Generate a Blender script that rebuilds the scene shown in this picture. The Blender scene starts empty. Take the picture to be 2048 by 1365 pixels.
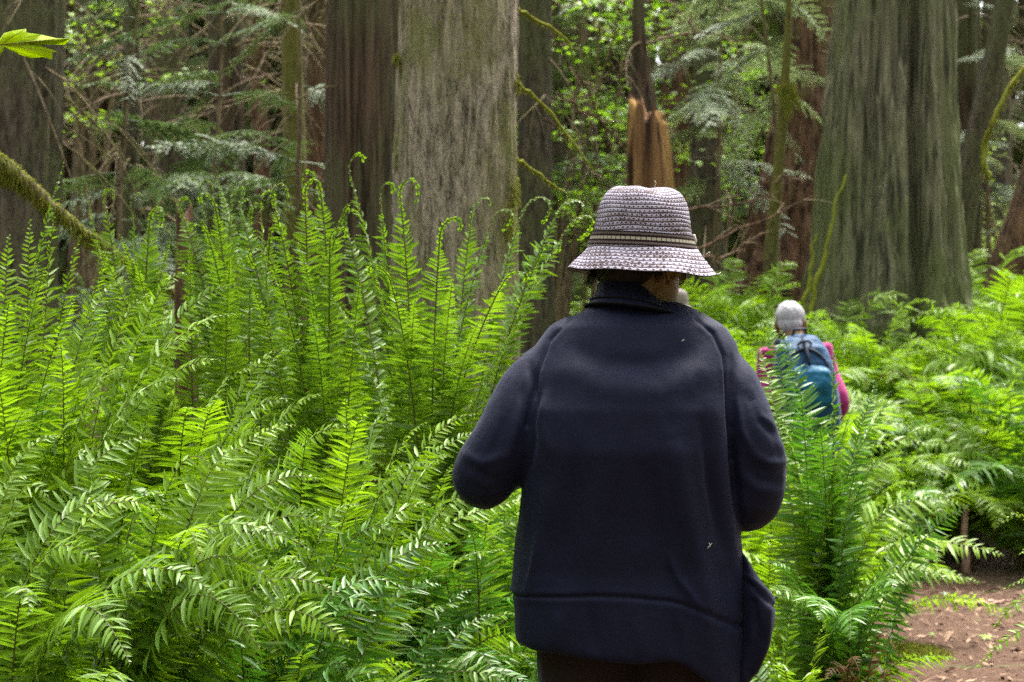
import bpy, bmesh, math, random
import numpy as np
from mathutils import Vector, Matrix

R = math.radians
S = bpy.context.scene
COL = S.collection
rng = np.random.default_rng(11)
random.seed(7)

# ---------------------------------------------------------------- camera, sky, sun, exposure
F, CX, CY, EYE = 3982.2, 1024.0, 682.5, 1.35          # focal length in photo pixels, eye height in metres
cam_d = bpy.data.cameras.new('camera'); cam = bpy.data.objects.new('camera', cam_d); COL.objects.link(cam)
cam.location = (0, 0, EYE); cam.rotation_euler = (R(90), 0, 0)
cam_d.sensor_width = 36.0; cam_d.lens = 70.0; cam_d.clip_end = 500.0; cam_d.clip_start = 0.05
cam_d.dof.use_dof = True; cam_d.dof.focus_distance = 4.25; cam_d.dof.aperture_fstop = 7.5
S.camera = cam

SUN_EL, SUN_AZ = 66.0, 20.0                             # azimuth from +Y (away from the camera) towards +X
w = bpy.data.worlds.new('World'); S.world = w; w.use_nodes = True
nt = w.node_tree; nt.nodes.clear()
sky = nt.nodes.new('ShaderNodeTexSky'); sky.sky_type = 'NISHITA'; sky.sun_disc = False
sky.sun_elevation = R(SUN_EL); sky.sun_rotation = R(SUN_AZ); sky.air_density = 1.0; sky.dust_density = 4.0; sky.ozone_density = 0.6
hs = nt.nodes.new('ShaderNodeHueSaturation'); hs.inputs['Saturation'].default_value = 0.15
bg = nt.nodes.new('ShaderNodeBackground'); bg.inputs['Strength'].default_value = 0.15
ow = nt.nodes.new('ShaderNodeOutputWorld')
nt.links.new(sky.outputs[0], hs.inputs['Color']); nt.links.new(hs.outputs[0], bg.inputs[0]); nt.links.new(bg.outputs[0], ow.inputs[0])
sun_d = bpy.data.lights.new('sun', 'SUN'); sun_d.energy = 3.1; sun_d.angle = R(30); sun_d.color = (1.0, 0.95, 0.86)
sun = bpy.data.objects.new('sun', sun_d); COL.objects.link(sun); sun.location = (0, 0, 30)
_sd = Vector((math.cos(R(SUN_EL))*math.sin(R(SUN_AZ)), math.cos(R(SUN_EL))*math.cos(R(SUN_AZ)), math.sin(R(SUN_EL))))
sun.rotation_euler = _sd.to_track_quat('Z', 'Y').to_euler()

S.view_settings.view_transform = 'Standard'; S.view_settings.look = 'None'
S.view_settings.gamma = 1.0; S.view_settings.exposure = 2.72
S.render.engine = 'CYCLES'
S.cycles.max_bounces = 7; S.cycles.diffuse_bounces = 4; S.cycles.glossy_bounces = 2; S.cycles.transmission_bounces = 4
S.cycles.transparent_max_bounces = 4; S.cycles.caustics_reflective = False; S.cycles.caustics_refractive = False
S.cycles.sample_clamp_indirect = 6.0; S.cycles.use_denoising = False

# ---------------------------------------------------------------- helpers
def at(px, py, Y):
    """the point at distance Y that the photo shows at (px, py)"""
    return np.array(((px-CX)/F*Y, Y, EYE-(py-CY)/F*Y))

def sstep(a, b, x):
    t = np.clip((x-a)/(b-a), 0, 1); return t*t*(3-2*t)

def _hash(ix, iy, iz, seed):
    h = (ix.astype(np.int64)*374761393 + iy.astype(np.int64)*668265263 + iz.astype(np.int64)*2147483647 + seed*1274126177) & 0xffffffff
    h = ((h ^ (h >> 13))*1274126177) & 0xffffffff
    h = ((h ^ (h >> 16))*2246822519) & 0xffffffff
    return ((h ^ (h >> 15)) & 0xffffff)/float(0xffffff)*2-1

def vnoise(x, y, z, seed=0):
    x, y, z = np.broadcast_arrays(np.asarray(x, float), np.asarray(y, float), np.asarray(z, float))
    ix, iy, iz = np.floor(x), np.floor(y), np.floor(z)
    fx, fy, fz = x-ix, y-iy, z-iz
    fx, fy, fz = fx*fx*(3-2*fx), fy*fy*(3-2*fy), fz*fz*(3-2*fz)
    ix, iy, iz = ix.astype(np.int64), iy.astype(np.int64), iz.astype(np.int64)
    r = 0
    for dx in (0, 1):
        for dy in (0, 1):
            for dz in (0, 1):
                wgt = (fx if dx else 1-fx)*(fy if dy else 1-fy)*(fz if dz else 1-fz)
                r = r + wgt*_hash(ix+dx, iy+dy, iz+dz, seed)
    return r

def fbm(x, y, z, seed=0, o=4):
    r, a, f = 0, 1.0, 1.0
    for k in range(o):
        r = r + a*vnoise(np.asarray(x)*f, np.asarray(y)*f, np.asarray(z)*f, seed+k); a *= .5; f *= 2.03
    return r

class MB:
    """collects vertices, quads and triangles for one mesh"""
    def __init__(s): s.V, s.Q, s.T, s.n = [], [], [], 0
    def add(s, V, Q=None, T=None):
        V = np.asarray(V, float).reshape(-1, 3); s.V.append(V)
        if Q is not None and len(Q): s.Q.append(np.asarray(Q, int).reshape(-1, 4)+s.n)
        if T is not None and len(T): s.T.append(np.asarray(T, int).reshape(-1, 3)+s.n)
        s.n += len(V)
    def tube(s, P, rad, seg=8, cap=True, sq=None, ref=None):
        P = np.asarray(P, float); n = len(P); rad = np.broadcast_to(np.asarray(rad, float), (n,))
        T = np.gradient(P, axis=0); T /= np.linalg.norm(T, axis=1)[:, None]+1e-12
        u = np.array(ref if ref is not None else ((0, 0, 1.0) if abs(T[0][2]) < .8 else (1.0, 0, 0)), float)
        th = np.arange(seg)/seg*2*np.pi; rings = []
        for i in range(n):
            u = u-T[i]*u.dot(T[i]); u /= np.linalg.norm(u)+1e-12; v = np.cross(T[i], u)
            a, b = (1, 1) if sq is None else sq
            rings.append(P[i]+rad[i]*(a*np.cos(th)[:, None]*u+b*np.sin(th)[:, None]*v))
        V = np.concatenate(rings); j = np.arange(seg); Q = []
        for i in range(n-1):
            Q.append(np.stack([i*seg+j, i*seg+(j+1) % seg, (i+1)*seg+(j+1) % seg, (i+1)*seg+j], 1))
        Tt = []
        if cap:
            V = np.concatenate([V, P[:1]-T[:1]*rad[0]*.4, P[-1:]+T[-1:]*rad[-1]*.4]); a, b = n*seg, n*seg+1
            Tt = np.concatenate([np.stack([np.full(seg, a), (j+1) % seg, j], 1), np.stack([np.full(seg, b), (n-1)*seg+j, (n-1)*seg+(j+1) % seg], 1)])
        s.add(V, np.concatenate(Q), Tt)
    def ell(s, c, r, nu=20, nv=12, rot=None):
        u = np.arange(nu)/nu*2*np.pi; v = (np.arange(nv)+.5)/nv*np.pi
        U, W = np.meshgrid(u, v); V = np.stack([np.cos(U)*np.sin(W), np.sin(U)*np.sin(W), np.cos(W)], -1).reshape(-1, 3)
        V = np.concatenate([V, [[0, 0, 1], [0, 0, -1]]])*np.asarray(r)
        if rot is not None: V = V @ np.array(rot.to_3x3()).T
        j = np.arange(nu); Q = [np.stack([i*nu+j, (i+1)*nu+j, (i+1)*nu+(j+1) % nu, i*nu+(j+1) % nu], 1) for i in range(nv-1)]
        a, b = nu*nv, nu*nv+1
        Tt = np.concatenate([np.stack([np.full(nu, a), j, (j+1) % nu], 1), np.stack([np.full(nu, b), (nv-1)*nu+(j+1) % nu, (nv-1)*nu+j], 1)])
        s.add(V+np.asarray(c), np.concatenate(Q), Tt)
    def rings(s, Rg, closed=True, cap=True):
        """loft of rings (n, seg, 3)"""
        Rg = np.asarray(Rg, float); n, seg = Rg.shape[:2]; j = np.arange(seg if closed else seg-1); Q = []
        for i in range(n-1): Q.append(np.stack([i*seg+j, i*seg+(j+1) % seg, (i+1)*seg+(j+1) % seg, (i+1)*seg+j], 1))
        V = Rg.reshape(-1, 3); Tt = []
        if cap and closed:
            V = np.concatenate([V, Rg[0].mean(0)[None], Rg[-1].mean(0)[None]]); a, b = n*seg, n*seg+1
            Tt = np.concatenate([np.stack([np.full(seg, a), (j+1) % seg, j], 1), np.stack([np.full(seg, b), (n-1)*seg+j, (n-1)*seg+(j+1) % seg], 1)])
        s.add(V, np.concatenate(Q), Tt)
    def mesh(s, name, smooth=True):
        V = np.concatenate(s.V); Q = np.concatenate(s.Q) if s.Q else np.zeros((0, 4), int); T = np.concatenate(s.T) if s.T else np.zeros((0, 3), int)
        me = bpy.data.meshes.new(name)
        me.vertices.add(len(V)); me.vertices.foreach_set('co', V.astype(np.float32).ravel())
        nl = Q.size+T.size; me.loops.add(nl)
        me.loops.foreach_set('vertex_index', np.concatenate([Q.ravel(), T.ravel()]).astype(np.int32))
        me.polygons.add(len(Q)+len(T))
        ls = np.concatenate([np.arange(len(Q))*4, Q.size+np.arange(len(T))*3]).astype(np.int32)
        me.polygons.foreach_set('loop_start', ls)
        me.update(calc_edges=True)
        if smooth: me.polygons.foreach_set('use_smooth', np.ones(len(me.polygons), bool))
        me.validate(); return me
    def obj(s, name, mat, parent=None, loc=None, smooth=True): return link(name, s.mesh(name, smooth), mat, parent, loc)

def link(name, me, mat, parent=None, loc=None):
    if mat is not None and not me.materials: me.materials.append(mat)
    o = bpy.data.objects.new(name, me); COL.objects.link(o)
    if parent is not None: o.parent = parent
    if loc is not None: o.location = loc
    return o

def tag(o, label=None, cat=None, group=None, kind=None):
    if label: o['label'] = label
    if cat: o['category'] = cat
    if group: o['group'] = group
    if kind: o['kind'] = kind
    return o

def thing(name, label, cat, loc, rz=0.0, group=None):
    o = bpy.data.objects.new(name, None); COL.objects.link(o); o.location = loc; o.rotation_euler = (0, 0, rz); o.empty_display_size = .1
    return tag(o, label, cat, group)

def remesh(mb, voxel, smooth=4, name='surface'):
    me = mb.mesh(name); o = bpy.data.objects.new(name, me); COL.objects.link(o)
    m = o.modifiers.new('r', 'REMESH'); m.mode = 'VOXEL'; m.voxel_size = voxel; m.use_smooth_shade = True
    m2 = o.modifiers.new('s', 'SMOOTH'); m2.factor = .5; m2.iterations = smooth
    dg = bpy.context.evaluated_depsgraph_get(); out = bpy.data.meshes.new_from_object(o.evaluated_get(dg))
    bpy.data.objects.remove(o); bpy.data.meshes.remove(me); out.name = name
    out.polygons.foreach_set('use_smooth', np.ones(len(out.polygons), bool)); return out

def getv(me):
    a = np.empty(len(me.vertices)*3, np.float32); me.vertices.foreach_get('co', a); return a.reshape(-1, 3).astype(float)
def getn(me):
    a = np.empty(len(me.vertices)*3, np.float32); me.vertex_normals.foreach_get('vector', a); return a.reshape(-1, 3).astype(float)
def setv(me, V): me.vertices.foreach_set('co', V.astype(np.float32).ravel()); me.update()

def bez(a, b, c, n=28):
    t = np.linspace(0, 1, n)[:, None]; a, b, c = map(np.asarray, (a, b, c)); return (1-t)**2*a+2*t*(1-t)*b+t*t*c

def spline(P, n=20):
    P = np.asarray(P, float); t = np.linspace(0, 1, len(P)); tt = np.linspace(0, 1, n); out = np.zeros((n, P.shape[1]))
    d = np.gradient(P, t, axis=0)
    k = np.clip(np.searchsorted(t, tt, side='right')-1, 0, len(P)-2); h = (t[k+1]-t[k])[:, None]; s = ((tt-t[k])/(t[k+1]-t[k]))[:, None]
    return (2*s**3-3*s**2+1)*P[k]+(s**3-2*s**2+s)*h*d[k]+(-2*s**3+3*s**2)*P[k+1]+(s**3-s**2)*h*d[k+1]

# ---------------------------------------------------------------- materials
class NT:
    def __init__(s, name):
        s.m = bpy.data.materials.new(name); s.m.use_nodes = True; s.t = s.m.node_tree; s.t.nodes.clear()
        s.out = s.n('OutputMaterial')
    def n(s, typ, **kw):
        nd = s.t.nodes.new('ShaderNode'+typ)
        for k, v in kw.items():
            if isinstance(k, str) and hasattr(nd, k): setattr(nd, k, v)
        return nd
    def l(s, a, b): s.t.links.new(a, b)
    def math(s, op, a, b=None, c=None):
        nd = s.n('Math', operation=op)
        for i, v in enumerate((a, b, c)):
            if v is None: continue
            if isinstance(v, (int, float)): nd.inputs[i].default_value = v
            else: s.l(v, nd.inputs[i])
        return nd.outputs[0]
    def mix(s, f, a, b, blend='MIX'):
        nd = s.n('MixRGB', blend_type=blend)
        for i, v in enumerate((f, a, b)):
            if isinstance(v, (int, float)): nd.inputs[i].default_value = v
            elif isinstance(v, tuple): nd.inputs[i].default_value = (*v, 1)
            else: s.l(v, nd.inputs[i])
        return nd.outputs[0]
    def ramp(s, f, stops):
        nd = s.n('ValToRGB'); cr = nd.color_ramp
        while len(cr.elements) < len(stops): cr.elements.new(.5)
        for e, (p, c) in zip(cr.elements, stops): e.position = p; e.color = (*c, 1) if isinstance(c, tuple) else (c, c, c, 1)
        s.l(f, nd.inputs[0]); return nd.outputs[0]
    def noise(s, vec, scale, detail=4, rough=.55, dist=0.0):
        nd = s.n('TexNoise'); nd.inputs['Scale'].default_value = scale; nd.inputs['Detail'].default_value = detail
        nd.inputs['Roughness'].default_value = rough; nd.inputs['Distortion'].default_value = dist
        if vec is not None: s.l(vec, nd.inputs['Vector'])
        return nd.outputs['Fac']
    def coord(s, scale=(1, 1, 1), which='Object'):
        tc = s.n('TexCoord'); mp = s.n('Mapping'); mp.inputs['Scale'].default_value = scale; s.l(tc.outputs[which], mp.inputs['Vector']); return mp.outputs[0]
    def bump(s, h, strength=.5, dist=.01, normal=None):
        nd = s.n('Bump'); nd.inputs['Strength'].default_value = strength; nd.inputs['Distance'].default_value = dist; s.l(h, nd.inputs['Height'])
        if normal is not None: s.l(normal, nd.inputs['Normal'])
        return nd.outputs[0]
    def bsdf(s, base, rough=.6, spec=.4, normal=None, **kw):
        nd = s.n('BsdfPrincipled')
        if isinstance(base, tuple): nd.inputs['Base Color'].default_value = (*base, 1)
        else: s.l(base, nd.inputs['Base Color'])
        if isinstance(rough, (int, float)): nd.inputs['Roughness'].default_value = rough
        else: s.l(rough, nd.inputs['Roughness'])
        nd.inputs['Specular IOR Level'].default_value = spec
        if normal is not None: s.l(normal, nd.inputs['Normal'])
        for k, v in kw.items(): nd.inputs[k.replace('_', ' ')].default_value = v
        return nd.outputs[0]
    def done(s, sh): s.l(sh, s.out.inputs['Surface']); return s.m

def leaf_mat(name, c1, c2, tr, rough=.4, tf=.4, spec=.5, var=.35, bump=0.0):
    k = NT(name); oi = k.n('ObjectInfo'); geo = k.n('NewGeometry'); co = k.coord((1, 1, 1))
    n1 = k.noise(co, 2.3, 2)
    f = k.math('ADD', k.math('MULTIPLY', oi.outputs['Random'], .55), k.math('MULTIPLY', k.math('SUBTRACT', n1, .25), .8))
    col = k.mix(f, c1, c2)
    br = k.math('ADD', k.math('MULTIPLY', geo.outputs['Random Per Island'], var), 1-var/2)
    cc = k.n('CombineColor'); [k.l(br, cc.inputs[i]) for i in range(3)]
    col = k.mix(1.0, col, cc.outputs[0], 'MULTIPLY')
    p = k.bsdf(col, rough, spec)
    t = k.n('BsdfTranslucent'); k.l(k.mix(1.0, col, tr, 'MULTIPLY'), t.inputs[0])
    m = k.n('MixShader'); m.inputs[0].default_value = tf; k.l(p, m.inputs[1]); k.l(t.outputs[0], m.inputs[2])
    return k.done(m.outputs[0])

def bark_mat(name, dark, light, moss=(0.09, 0.11, 0.03), amt=.4, scale=9.0, stretch=.18, bump=.8, bd=.03, mscale=1.4, warp=1.0, fine=40, lo=.40, hi=.61, fst=.3):
    k = NT(name); co = k.coord((1, 1, stretch)); iso = k.coord((1, 1, .6)); oi = k.n('ObjectInfo')
    a = k.noise(co, scale, 7, .62, warp*.4); b = k.noise(k.coord((1, 1, fst)), fine, 5, .65)
    v = k.math('ADD', k.math('MULTIPLY', a, .62), k.math('MULTIPLY', b, .38))
    col = k.ramp(v, [(lo, dark), ((lo+hi)/2, tuple((x+y)/2 for x, y in zip(dark, light))), (hi, light)])
    ms = k.noise(iso, mscale, 5, .6); mm = k.math('ADD', ms, k.math('MULTIPLY', k.math('SUBTRACT', b, .5), .5))
    mk = k.ramp(mm, [(max(0.0, .62-amt*.5), 0.0), (min(1.0, .74-amt*.4), 1.0)])
    mcol = k.mix(b, tuple(c*.55 for c in moss), tuple(min(1, c*1.5) for c in moss))
    col = k.mix(k.math('MULTIPLY', mk, .85), col, mcol)
    nb = k.bump(v, bump, bd); return k.done(k.bsdf(col, .9, .15, nb))

M = {}
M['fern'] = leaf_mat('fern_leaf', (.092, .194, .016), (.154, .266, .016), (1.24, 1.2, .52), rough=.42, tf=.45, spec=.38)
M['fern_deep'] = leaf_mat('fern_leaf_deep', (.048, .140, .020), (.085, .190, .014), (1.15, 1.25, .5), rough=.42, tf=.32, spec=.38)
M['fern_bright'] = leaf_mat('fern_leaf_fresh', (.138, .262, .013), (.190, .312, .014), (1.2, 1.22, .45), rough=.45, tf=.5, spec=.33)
M['fern_dry'] = leaf_mat('fern_leaf_dry', (.070, .035, .014), (.150, .085, .030), (1, .9, .6), rough=.7, tf=.2, spec=.2)
M['fern_yellow'] = leaf_mat('fern_leaf_yellow', (.20, .19, .015), (.26, .20, .02), (1.1, 1.0, .5), rough=.5, tf=.4, spec=.3)
M['conifer'] = leaf_mat('conifer_spray', (.052, .090, .036), (.105, .150, .060), (1.0, 1.1, .6), rough=.55, tf=.25, spec=.3, var=.6)
M['conifer_pale'] = leaf_mat('conifer_spray_pale', (.13, .18, .10), (.30, .34, .24), (1.0, 1.1, .6), rough=.5, tf=.3, spec=.4, var=.7)  # paler copy of conifer: whitish light on the sprays put into the colour
M['maple'] = leaf_mat('maple_leaf_green', (.13, .26, .018), (.25, .36, .024), (1.4, 1.5, .6), rough=.45, tf=.5, spec=.35, var=.6)
M['maple_yellow'] = leaf_mat('maple_leaf_lime', (.30, .42, .010), (.34, .44, .010), (1.4, 1.3, .4), rough=.5, tf=.62, spec=.3, var=.05)
M['canopy'] = leaf_mat('canopy_leaf', (.028, .060, .022), (.055, .110, .028), (1.1, 1.2, .5), rough=.5, tf=.3, spec=.3, var=.6)
M['far_leaf'] = leaf_mat('far_leaf', (.085, .125, .045), (.175, .205, .075), (1.1, 1.2, .6), rough=.6, tf=.3, spec=.2, var=.8)
M['rachis'] = NT('fern_stalk'); M['rachis'] = M['rachis'].done(M['rachis'].bsdf((.075, .062, .018), .6, .3))
M['bark_maple'] = bark_mat('bark_maple', (.034, .027, .018), (.43, .36, .28), (.140, .145, .046), .33, 46.0, .19, 1.0, .03, 2.2, warp=1.4, fine=130, lo=.37, hi=.61, fst=.4)
M['bark_cedar'] = bark_mat('bark_cedar', (.030, .030, .020), (.185, .170, .110), (.105, .122, .046), .50, 20.0, .03, 1.0, .04, .9, fine=60, fst=.035, lo=.42, hi=.58)
M['bark_cedar_red'] = bark_mat('bark_cedar_red', (.020, .014, .009), (.098, .064, .042), (.068, .076, .034), .44, 20.0, .035, 1.0, .03, .9, fine=55, fst=.04, lo=.42, hi=.58)
M['bark_fir'] = bark_mat('bark_fir', (.026, .015, .010), (.175, .098, .058), (.085, .088, .026), .24, 16.0, .22, 1.0, .05, 1.1)
M['bark_dark'] = bark_mat('bark_dark', (.026, .022, .015), (.120, .100, .070), (.080, .088, .034), .42, 22.0, .15, 1.0, .05, 1.0)
M['bark_moss'] = bark_mat('bark_mossy', (.035, .028, .016), (.120, .095, .055), (.120, .118, .026), .58, 9.0, .3, 1.0, .04, 2.0)
M['twig'] = bark_mat('twig_bark', (.075, .052, .034), (.240, .180, .120), (.130, .130, .040), .35, 20, .3, .3, .01, 1.2)
M['moss'] = bark_mat('moss', (.10, .11, .012), (.24, .22, .025), (.17, .19, .02), .5, 30, .6, 1.0, .02, 3.0)

# ---------------------------------------------------------------- ground and path
def gz(x, y):
    x, y = np.asarray(x, float), np.asarray(y, float)
    bank = .28*sstep(-.05, -.9, x)*sstep(4.6, 6.2, y)*(1-sstep(8.5, 11, y)*.5)
    rise = .80*sstep(11.4, 14.3, y)+.5*sstep(15, 30, y)
    pm = np.exp(-((x-path_x(y))/1.1)**2)*(1-sstep(11, 12.5, y))
    return bank+rise+.05*vnoise(x*.7, y*.7, 0, 5)*(1-pm*.8)+.02*vnoise(x*3, y*3, 0, 6)*(1-pm*.8)
def path_x(y): return np.interp(y, [-4, 0, 4, 7.5, 9.2, 10.6, 12], [.2, .3, .8, 2.05, 2.4, 1.95, 1.0])
def path_w(y): return np.interp(y, [-4, 4, 7, 9, 11, 12], [.45, .5, .8, .95, .9, .7])

def sheet(xs, ys, zf):
    X, Yy = np.meshgrid(xs, ys); V = np.stack([X, Yy, zf(X, Yy)], -1).reshape(-1, 3); nx = len(xs)
    i, j = np.meshgrid(np.arange(nx-1), np.arange(len(ys)-1)); a = (j*nx+i).ravel()
    mb = MB(); mb.add(V, np.stack([a, a+1, a+nx+1, a+nx], 1)); return mb
k = NT('forest_floor'); co = k.coord()
n1 = k.noise(co, 14, 8, .7); n2 = k.noise(co, 1.2, 4)
c = k.ramp(n1, [(.3, (.028, .019, .012)), (.5, (.075, .050, .032)), (.7, (.15, .105, .07))])
c = k.mix(k.ramp(n2, [(.5, 0.0), (.68, 1.0)]), c, (.045, .06, .015))
M['floor'] = k.done(k.bsdf(c, .95, .1, k.bump(n1, .8, .03)))
k = NT('path_soil'); co = k.coord()
n1 = k.noise(co, 26, 9, .72); n2 = k.noise(co, 2.0, 5, .6); n3 = k.noise(k.coord((1, 1.6, 1)), 90, 3, .7)
c = k.ramp(n1, [(.3, (.036, .018, .011)), (.5, (.074, .040, .026)), (.72, (.130, .078, .053))])
c = k.mix(k.ramp(n2, [(.42, 0.0), (.7, .7)]), c, (.055, .030, .020))
c = k.mix(k.ramp(n3, [(.62, 0.0), (.72, .6)]), c, (.22, .14, .095))
M['path'] = k.done(k.bsdf(c, .92, .12, k.bump(k.math('ADD', n1, n3), .7, .02)))
_ys = np.concatenate([np.linspace(-6, 16, 130), np.linspace(17, 95, 40)]); _xs = np.concatenate([np.linspace(-60, -8, 20), np.linspace(-7, 7, 110), np.linspace(8, 60, 20)])
tag(sheet(_xs, _ys, gz).obj('ground', M['floor']), kind='structure')
mb = MB(); yy = np.linspace(-3, 12.2, 150); us = np.linspace(-1, 1, 22); Vp = []
for y in yy:
    wl = path_w(y)*(1+.22*vnoise(y*1.3, 3.1, 0, 1)+.12*vnoise(y*5, 7, 0, 2)); wr = path_w(y)*(1+.22*vnoise(y*1.2, 13.1, 0, 3)+.12*vnoise(y*5, 17, 0, 4))
    x = path_x(y)+np.where(us < 0, us*wl, us*wr); Vp.append(np.stack([x, np.full_like(x, y), gz(x, y)+.006-.02*(np.abs(us) > .98)+.012*vnoise(x*6, y*6, 0, 8)*(np.abs(us) < .9)], -1))
Vp = np.array(Vp); i, j = np.meshgrid(np.arange(21), np.arange(149)); a = (j*22+i).ravel(); mb.add(Vp.reshape(-1, 3), np.stack([a, a+1, a+23, a+22], 1))
tag(mb.obj('path', M['path']), kind='structure')
# litter: twigs, needles and dead leaf scraps nobody could count
mb = MB(); N = 8000
y = rng.uniform(2.5, 13, N); x = path_x(y)+rng.normal(0, 1.2, N); z = gz(x, y)+.012; a = rng.uniform(0, 6.28, N); L = rng.uniform(.008, .032, N)*np.where(rng.random(N) < .06, 3.2, 1); W = rng.uniform(.15, .5, N)*np.minimum(L, .03)
d = np.stack([np.cos(a), np.sin(a), rng.normal(0, .25, N)], 1); e = np.stack([-np.sin(a), np.cos(a), rng.normal(0, .3, N)], 1); p = np.stack([x, y, z], 1)
V = np.stack([p-d*L[:, None], p+e*W[:, None], p+d*L[:, None], p-e*W[:, None]], 1).reshape(-1, 3); mb.add(V, np.arange(4*N).reshape(-1, 4))
k = NT('litter'); geo = k.n('NewGeometry'); c = k.ramp(geo.outputs['Random Per Island'], [(0, (.05, .03, .02)), (.4, (.16, .10, .065)), (.75, (.19, .115, .075)), (.96, (.26, .18, .12)), (1, (.12, .17, .05))])
M['litter'] = k.done(k.bsdf(c, .85, .15)); tag(mb.obj('leaf_litter', M['litter'], smooth=False), kind='stuff')

# ---------------------------------------------------------------- trunks, crowns, sprays
def trunk_mesh(cen, rad, na=120, lobes=None, ridge=.02, rs=(9, .5), seed=1, flare=0.0, knots=0, top=None, twist=0.0):
    """cen (n,3) centreline, rad (n,) ; vertical fissures are real displacement"""
    n = len(cen); th = np.arange(na)/na*2*np.pi; Rg = np.zeros((n, na, 3))
    h = np.concatenate([[0], np.cumsum(np.linalg.norm(np.diff(cen, axis=0), axis=1))])
    for i in range(n):
        r = np.full(na, rad[i]); t2 = th+twist*h[i]
        if lobes is not None: r = r*lobes(t2, h[i])
        cx, sx = np.cos(th), np.sin(th); k1 = rs[0]*rad[i]
        f = 1-np.abs(fbm(cx*k1, sx*k1, h[i]*rs[1], seed, 3)); g = fbm(cx*k1*2.7, sx*k1*2.7, h[i]*rs[1]*3, seed+9, 3)
        r = r+ridge*((f-.6)*1.2+.45*g)+rad[i]*.06*fbm(cx*1.2, sx*1.2, h[i]*.7, seed+20, 2)
        if flare: r = r*(1+flare*np.exp(-h[i]/.45)*(1+.45*np.sin(t2*5+seed)+.25*np.sin(t2*9+2*seed)))
        Rg[i] = cen[i]+np.stack([r*cx, r*sx, np.zeros(na)], 1)
    if top is not None: Rg[-3:, :, 2] += top(th)[None]*np.array([.35, .8, 1.0])[:, None]
    mb = MB(); mb.rings(Rg); return mb

def profile(rows, Y, zb, ztop, n=200, taper=.6):
    """rows: (py, x_left, x_right) in the photo -> centreline and radius at distance Y, prolonged down to the ground and up to the crown"""
    rows = sorted(rows, key=lambda r: -r[0]); z = [EYE-(r[0]-CY)/F*Y for r in rows]; c = [((r[1]+r[2])/2-CX)/F*Y for r in rows]; q = [(r[2]-r[1])/2/F*Y for r in rows]
    if z[0] > zb:
        s = (c[1]-c[0])/(z[1]-z[0]) if len(c) > 1 else 0; c.insert(0, c[0]-s*(z[0]-zb)*.6); q.insert(0, q[0]*1.06); z.insert(0, zb)
    s = (c[-1]-c[-2])/(z[-1]-z[-2]); c.append(c[-1]+s*(ztop-z[-1])*.4); q.append(q[-1]*taper); z.append(ztop)
    zv = z[-2]; k1 = int(n*.8); zz = np.concatenate([np.linspace(zb, zv, k1), np.linspace(zv, ztop, n-k1+1)[1:]])
    return np.stack([np.interp(zz, z, c), np.full(n, Y), zz], 1), np.interp(zz, z, q)

def leaf_cards(P, size, rg, flat=.5, asp=.6, tri=False):
    N = len(P); a = rg.uniform(0, 6.28, N); d = np.stack([np.cos(a), np.sin(a), rg.normal(0, flat, N)], 1); e = np.stack([-np.sin(a), np.cos(a), rg.normal(0, flat, N)], 1)
    s = size*rg.uniform(.6, 1.35, N)[:, None]; q = np.stack([P-d*s, P+e*s*asp-d*s*.1, P+d*s, P-e*s*asp-d*s*.1], 1)
    q[:, (1, 3), 2] += (s*.18); return q.reshape(-1, 3), np.arange(4*N).reshape(-1, 4)

def crown_mesh(seed, h0, h1, rmax, nb, kind='conifer'):
    rg = np.random.default_rng(seed); mb = MB()
    for b in range(nb):
        t = rg.random(); z = h0+(h1-h0)*t; L = rmax*(1-t)**.7*rg.uniform(.5, 1.1)+.3; a = rg.uniform(0, 6.28)
        n = 16; s = np.sort(rg.random(n))**.8*L; P = np.stack([np.cos(a)*s+rg.normal(0, .16, n), np.sin(a)*s+rg.normal(0, .16, n), z-.25*s+.06*s*s/max(L, .5)+rg.normal(0, .10, n)], 1)
        mb.add(*leaf_cards(P, .20, rg, .35, .55))
    return mb.mesh('crown', False)

def spray_mesh(seed, L=1.5, droop=.25, ntw=26, lt=.42, leaf=.035, up=.1):
    """one conifer branch: drooping axis, flat side twigs, each with two rows of small scale-leaves"""
    rg = np.random.default_rng(seed); t = np.linspace(0, 1, 14); A = np.stack([t*L, .06*np.sin(t*4+seed)*L, up*t*L-droop*t*t*L], 1); mb = MB()
    mb.tube(A, .011*(1-t*.85), 4, False); Vs = []
    for i in range(ntw):
        u = .12+.88*(i+.5)/ntw; p = np.array([np.interp(u, t, A[:, q]) for q in range(3)]); sd = 1 if i % 2 else -1
        l = lt*(1.05-u*.75)*rg.uniform(.6, 1.15); ang = R(rg.uniform(42, 68)); d = np.array((math.cos(ang), sd*math.sin(ang), rg.normal(-.12, .14))); d /= np.linalg.norm(d)
        m = max(5, int(l/leaf/.55)); q = np.linspace(.05, 1, m); C = p+d*(q*l)[:, None]; C[:, 2] -= .22*l*q*q
        n2 = np.array((-d[1], d[0], 0)); n2 /= np.linalg.norm(n2)+1e-9
        for s2 in (-1, 1):
            ll = leaf*(1.25-q*.6)*rg.uniform(.7, 1.3, m); e = (d*.75+n2*s2*.75); tip = C+e*ll[:, None]*1.5; tip[:, 2] += rg.normal(-.006, .008, m)
            sd2 = np.cross(e, (0, 0, 1.0)); sd2 /= np.linalg.norm(sd2)
            mid = C+e*ll[:, None]*.7; Vs.append(np.stack([C, mid+sd2*ll[:, None]*.34, tip, mid-sd2*ll[:, None]*.34], 1).reshape(-1, 3))
    V = np.concatenate(Vs); mb.add(V, np.arange(len(V)).reshape(-1, 4)); return mb.mesh('branch', False)

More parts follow.
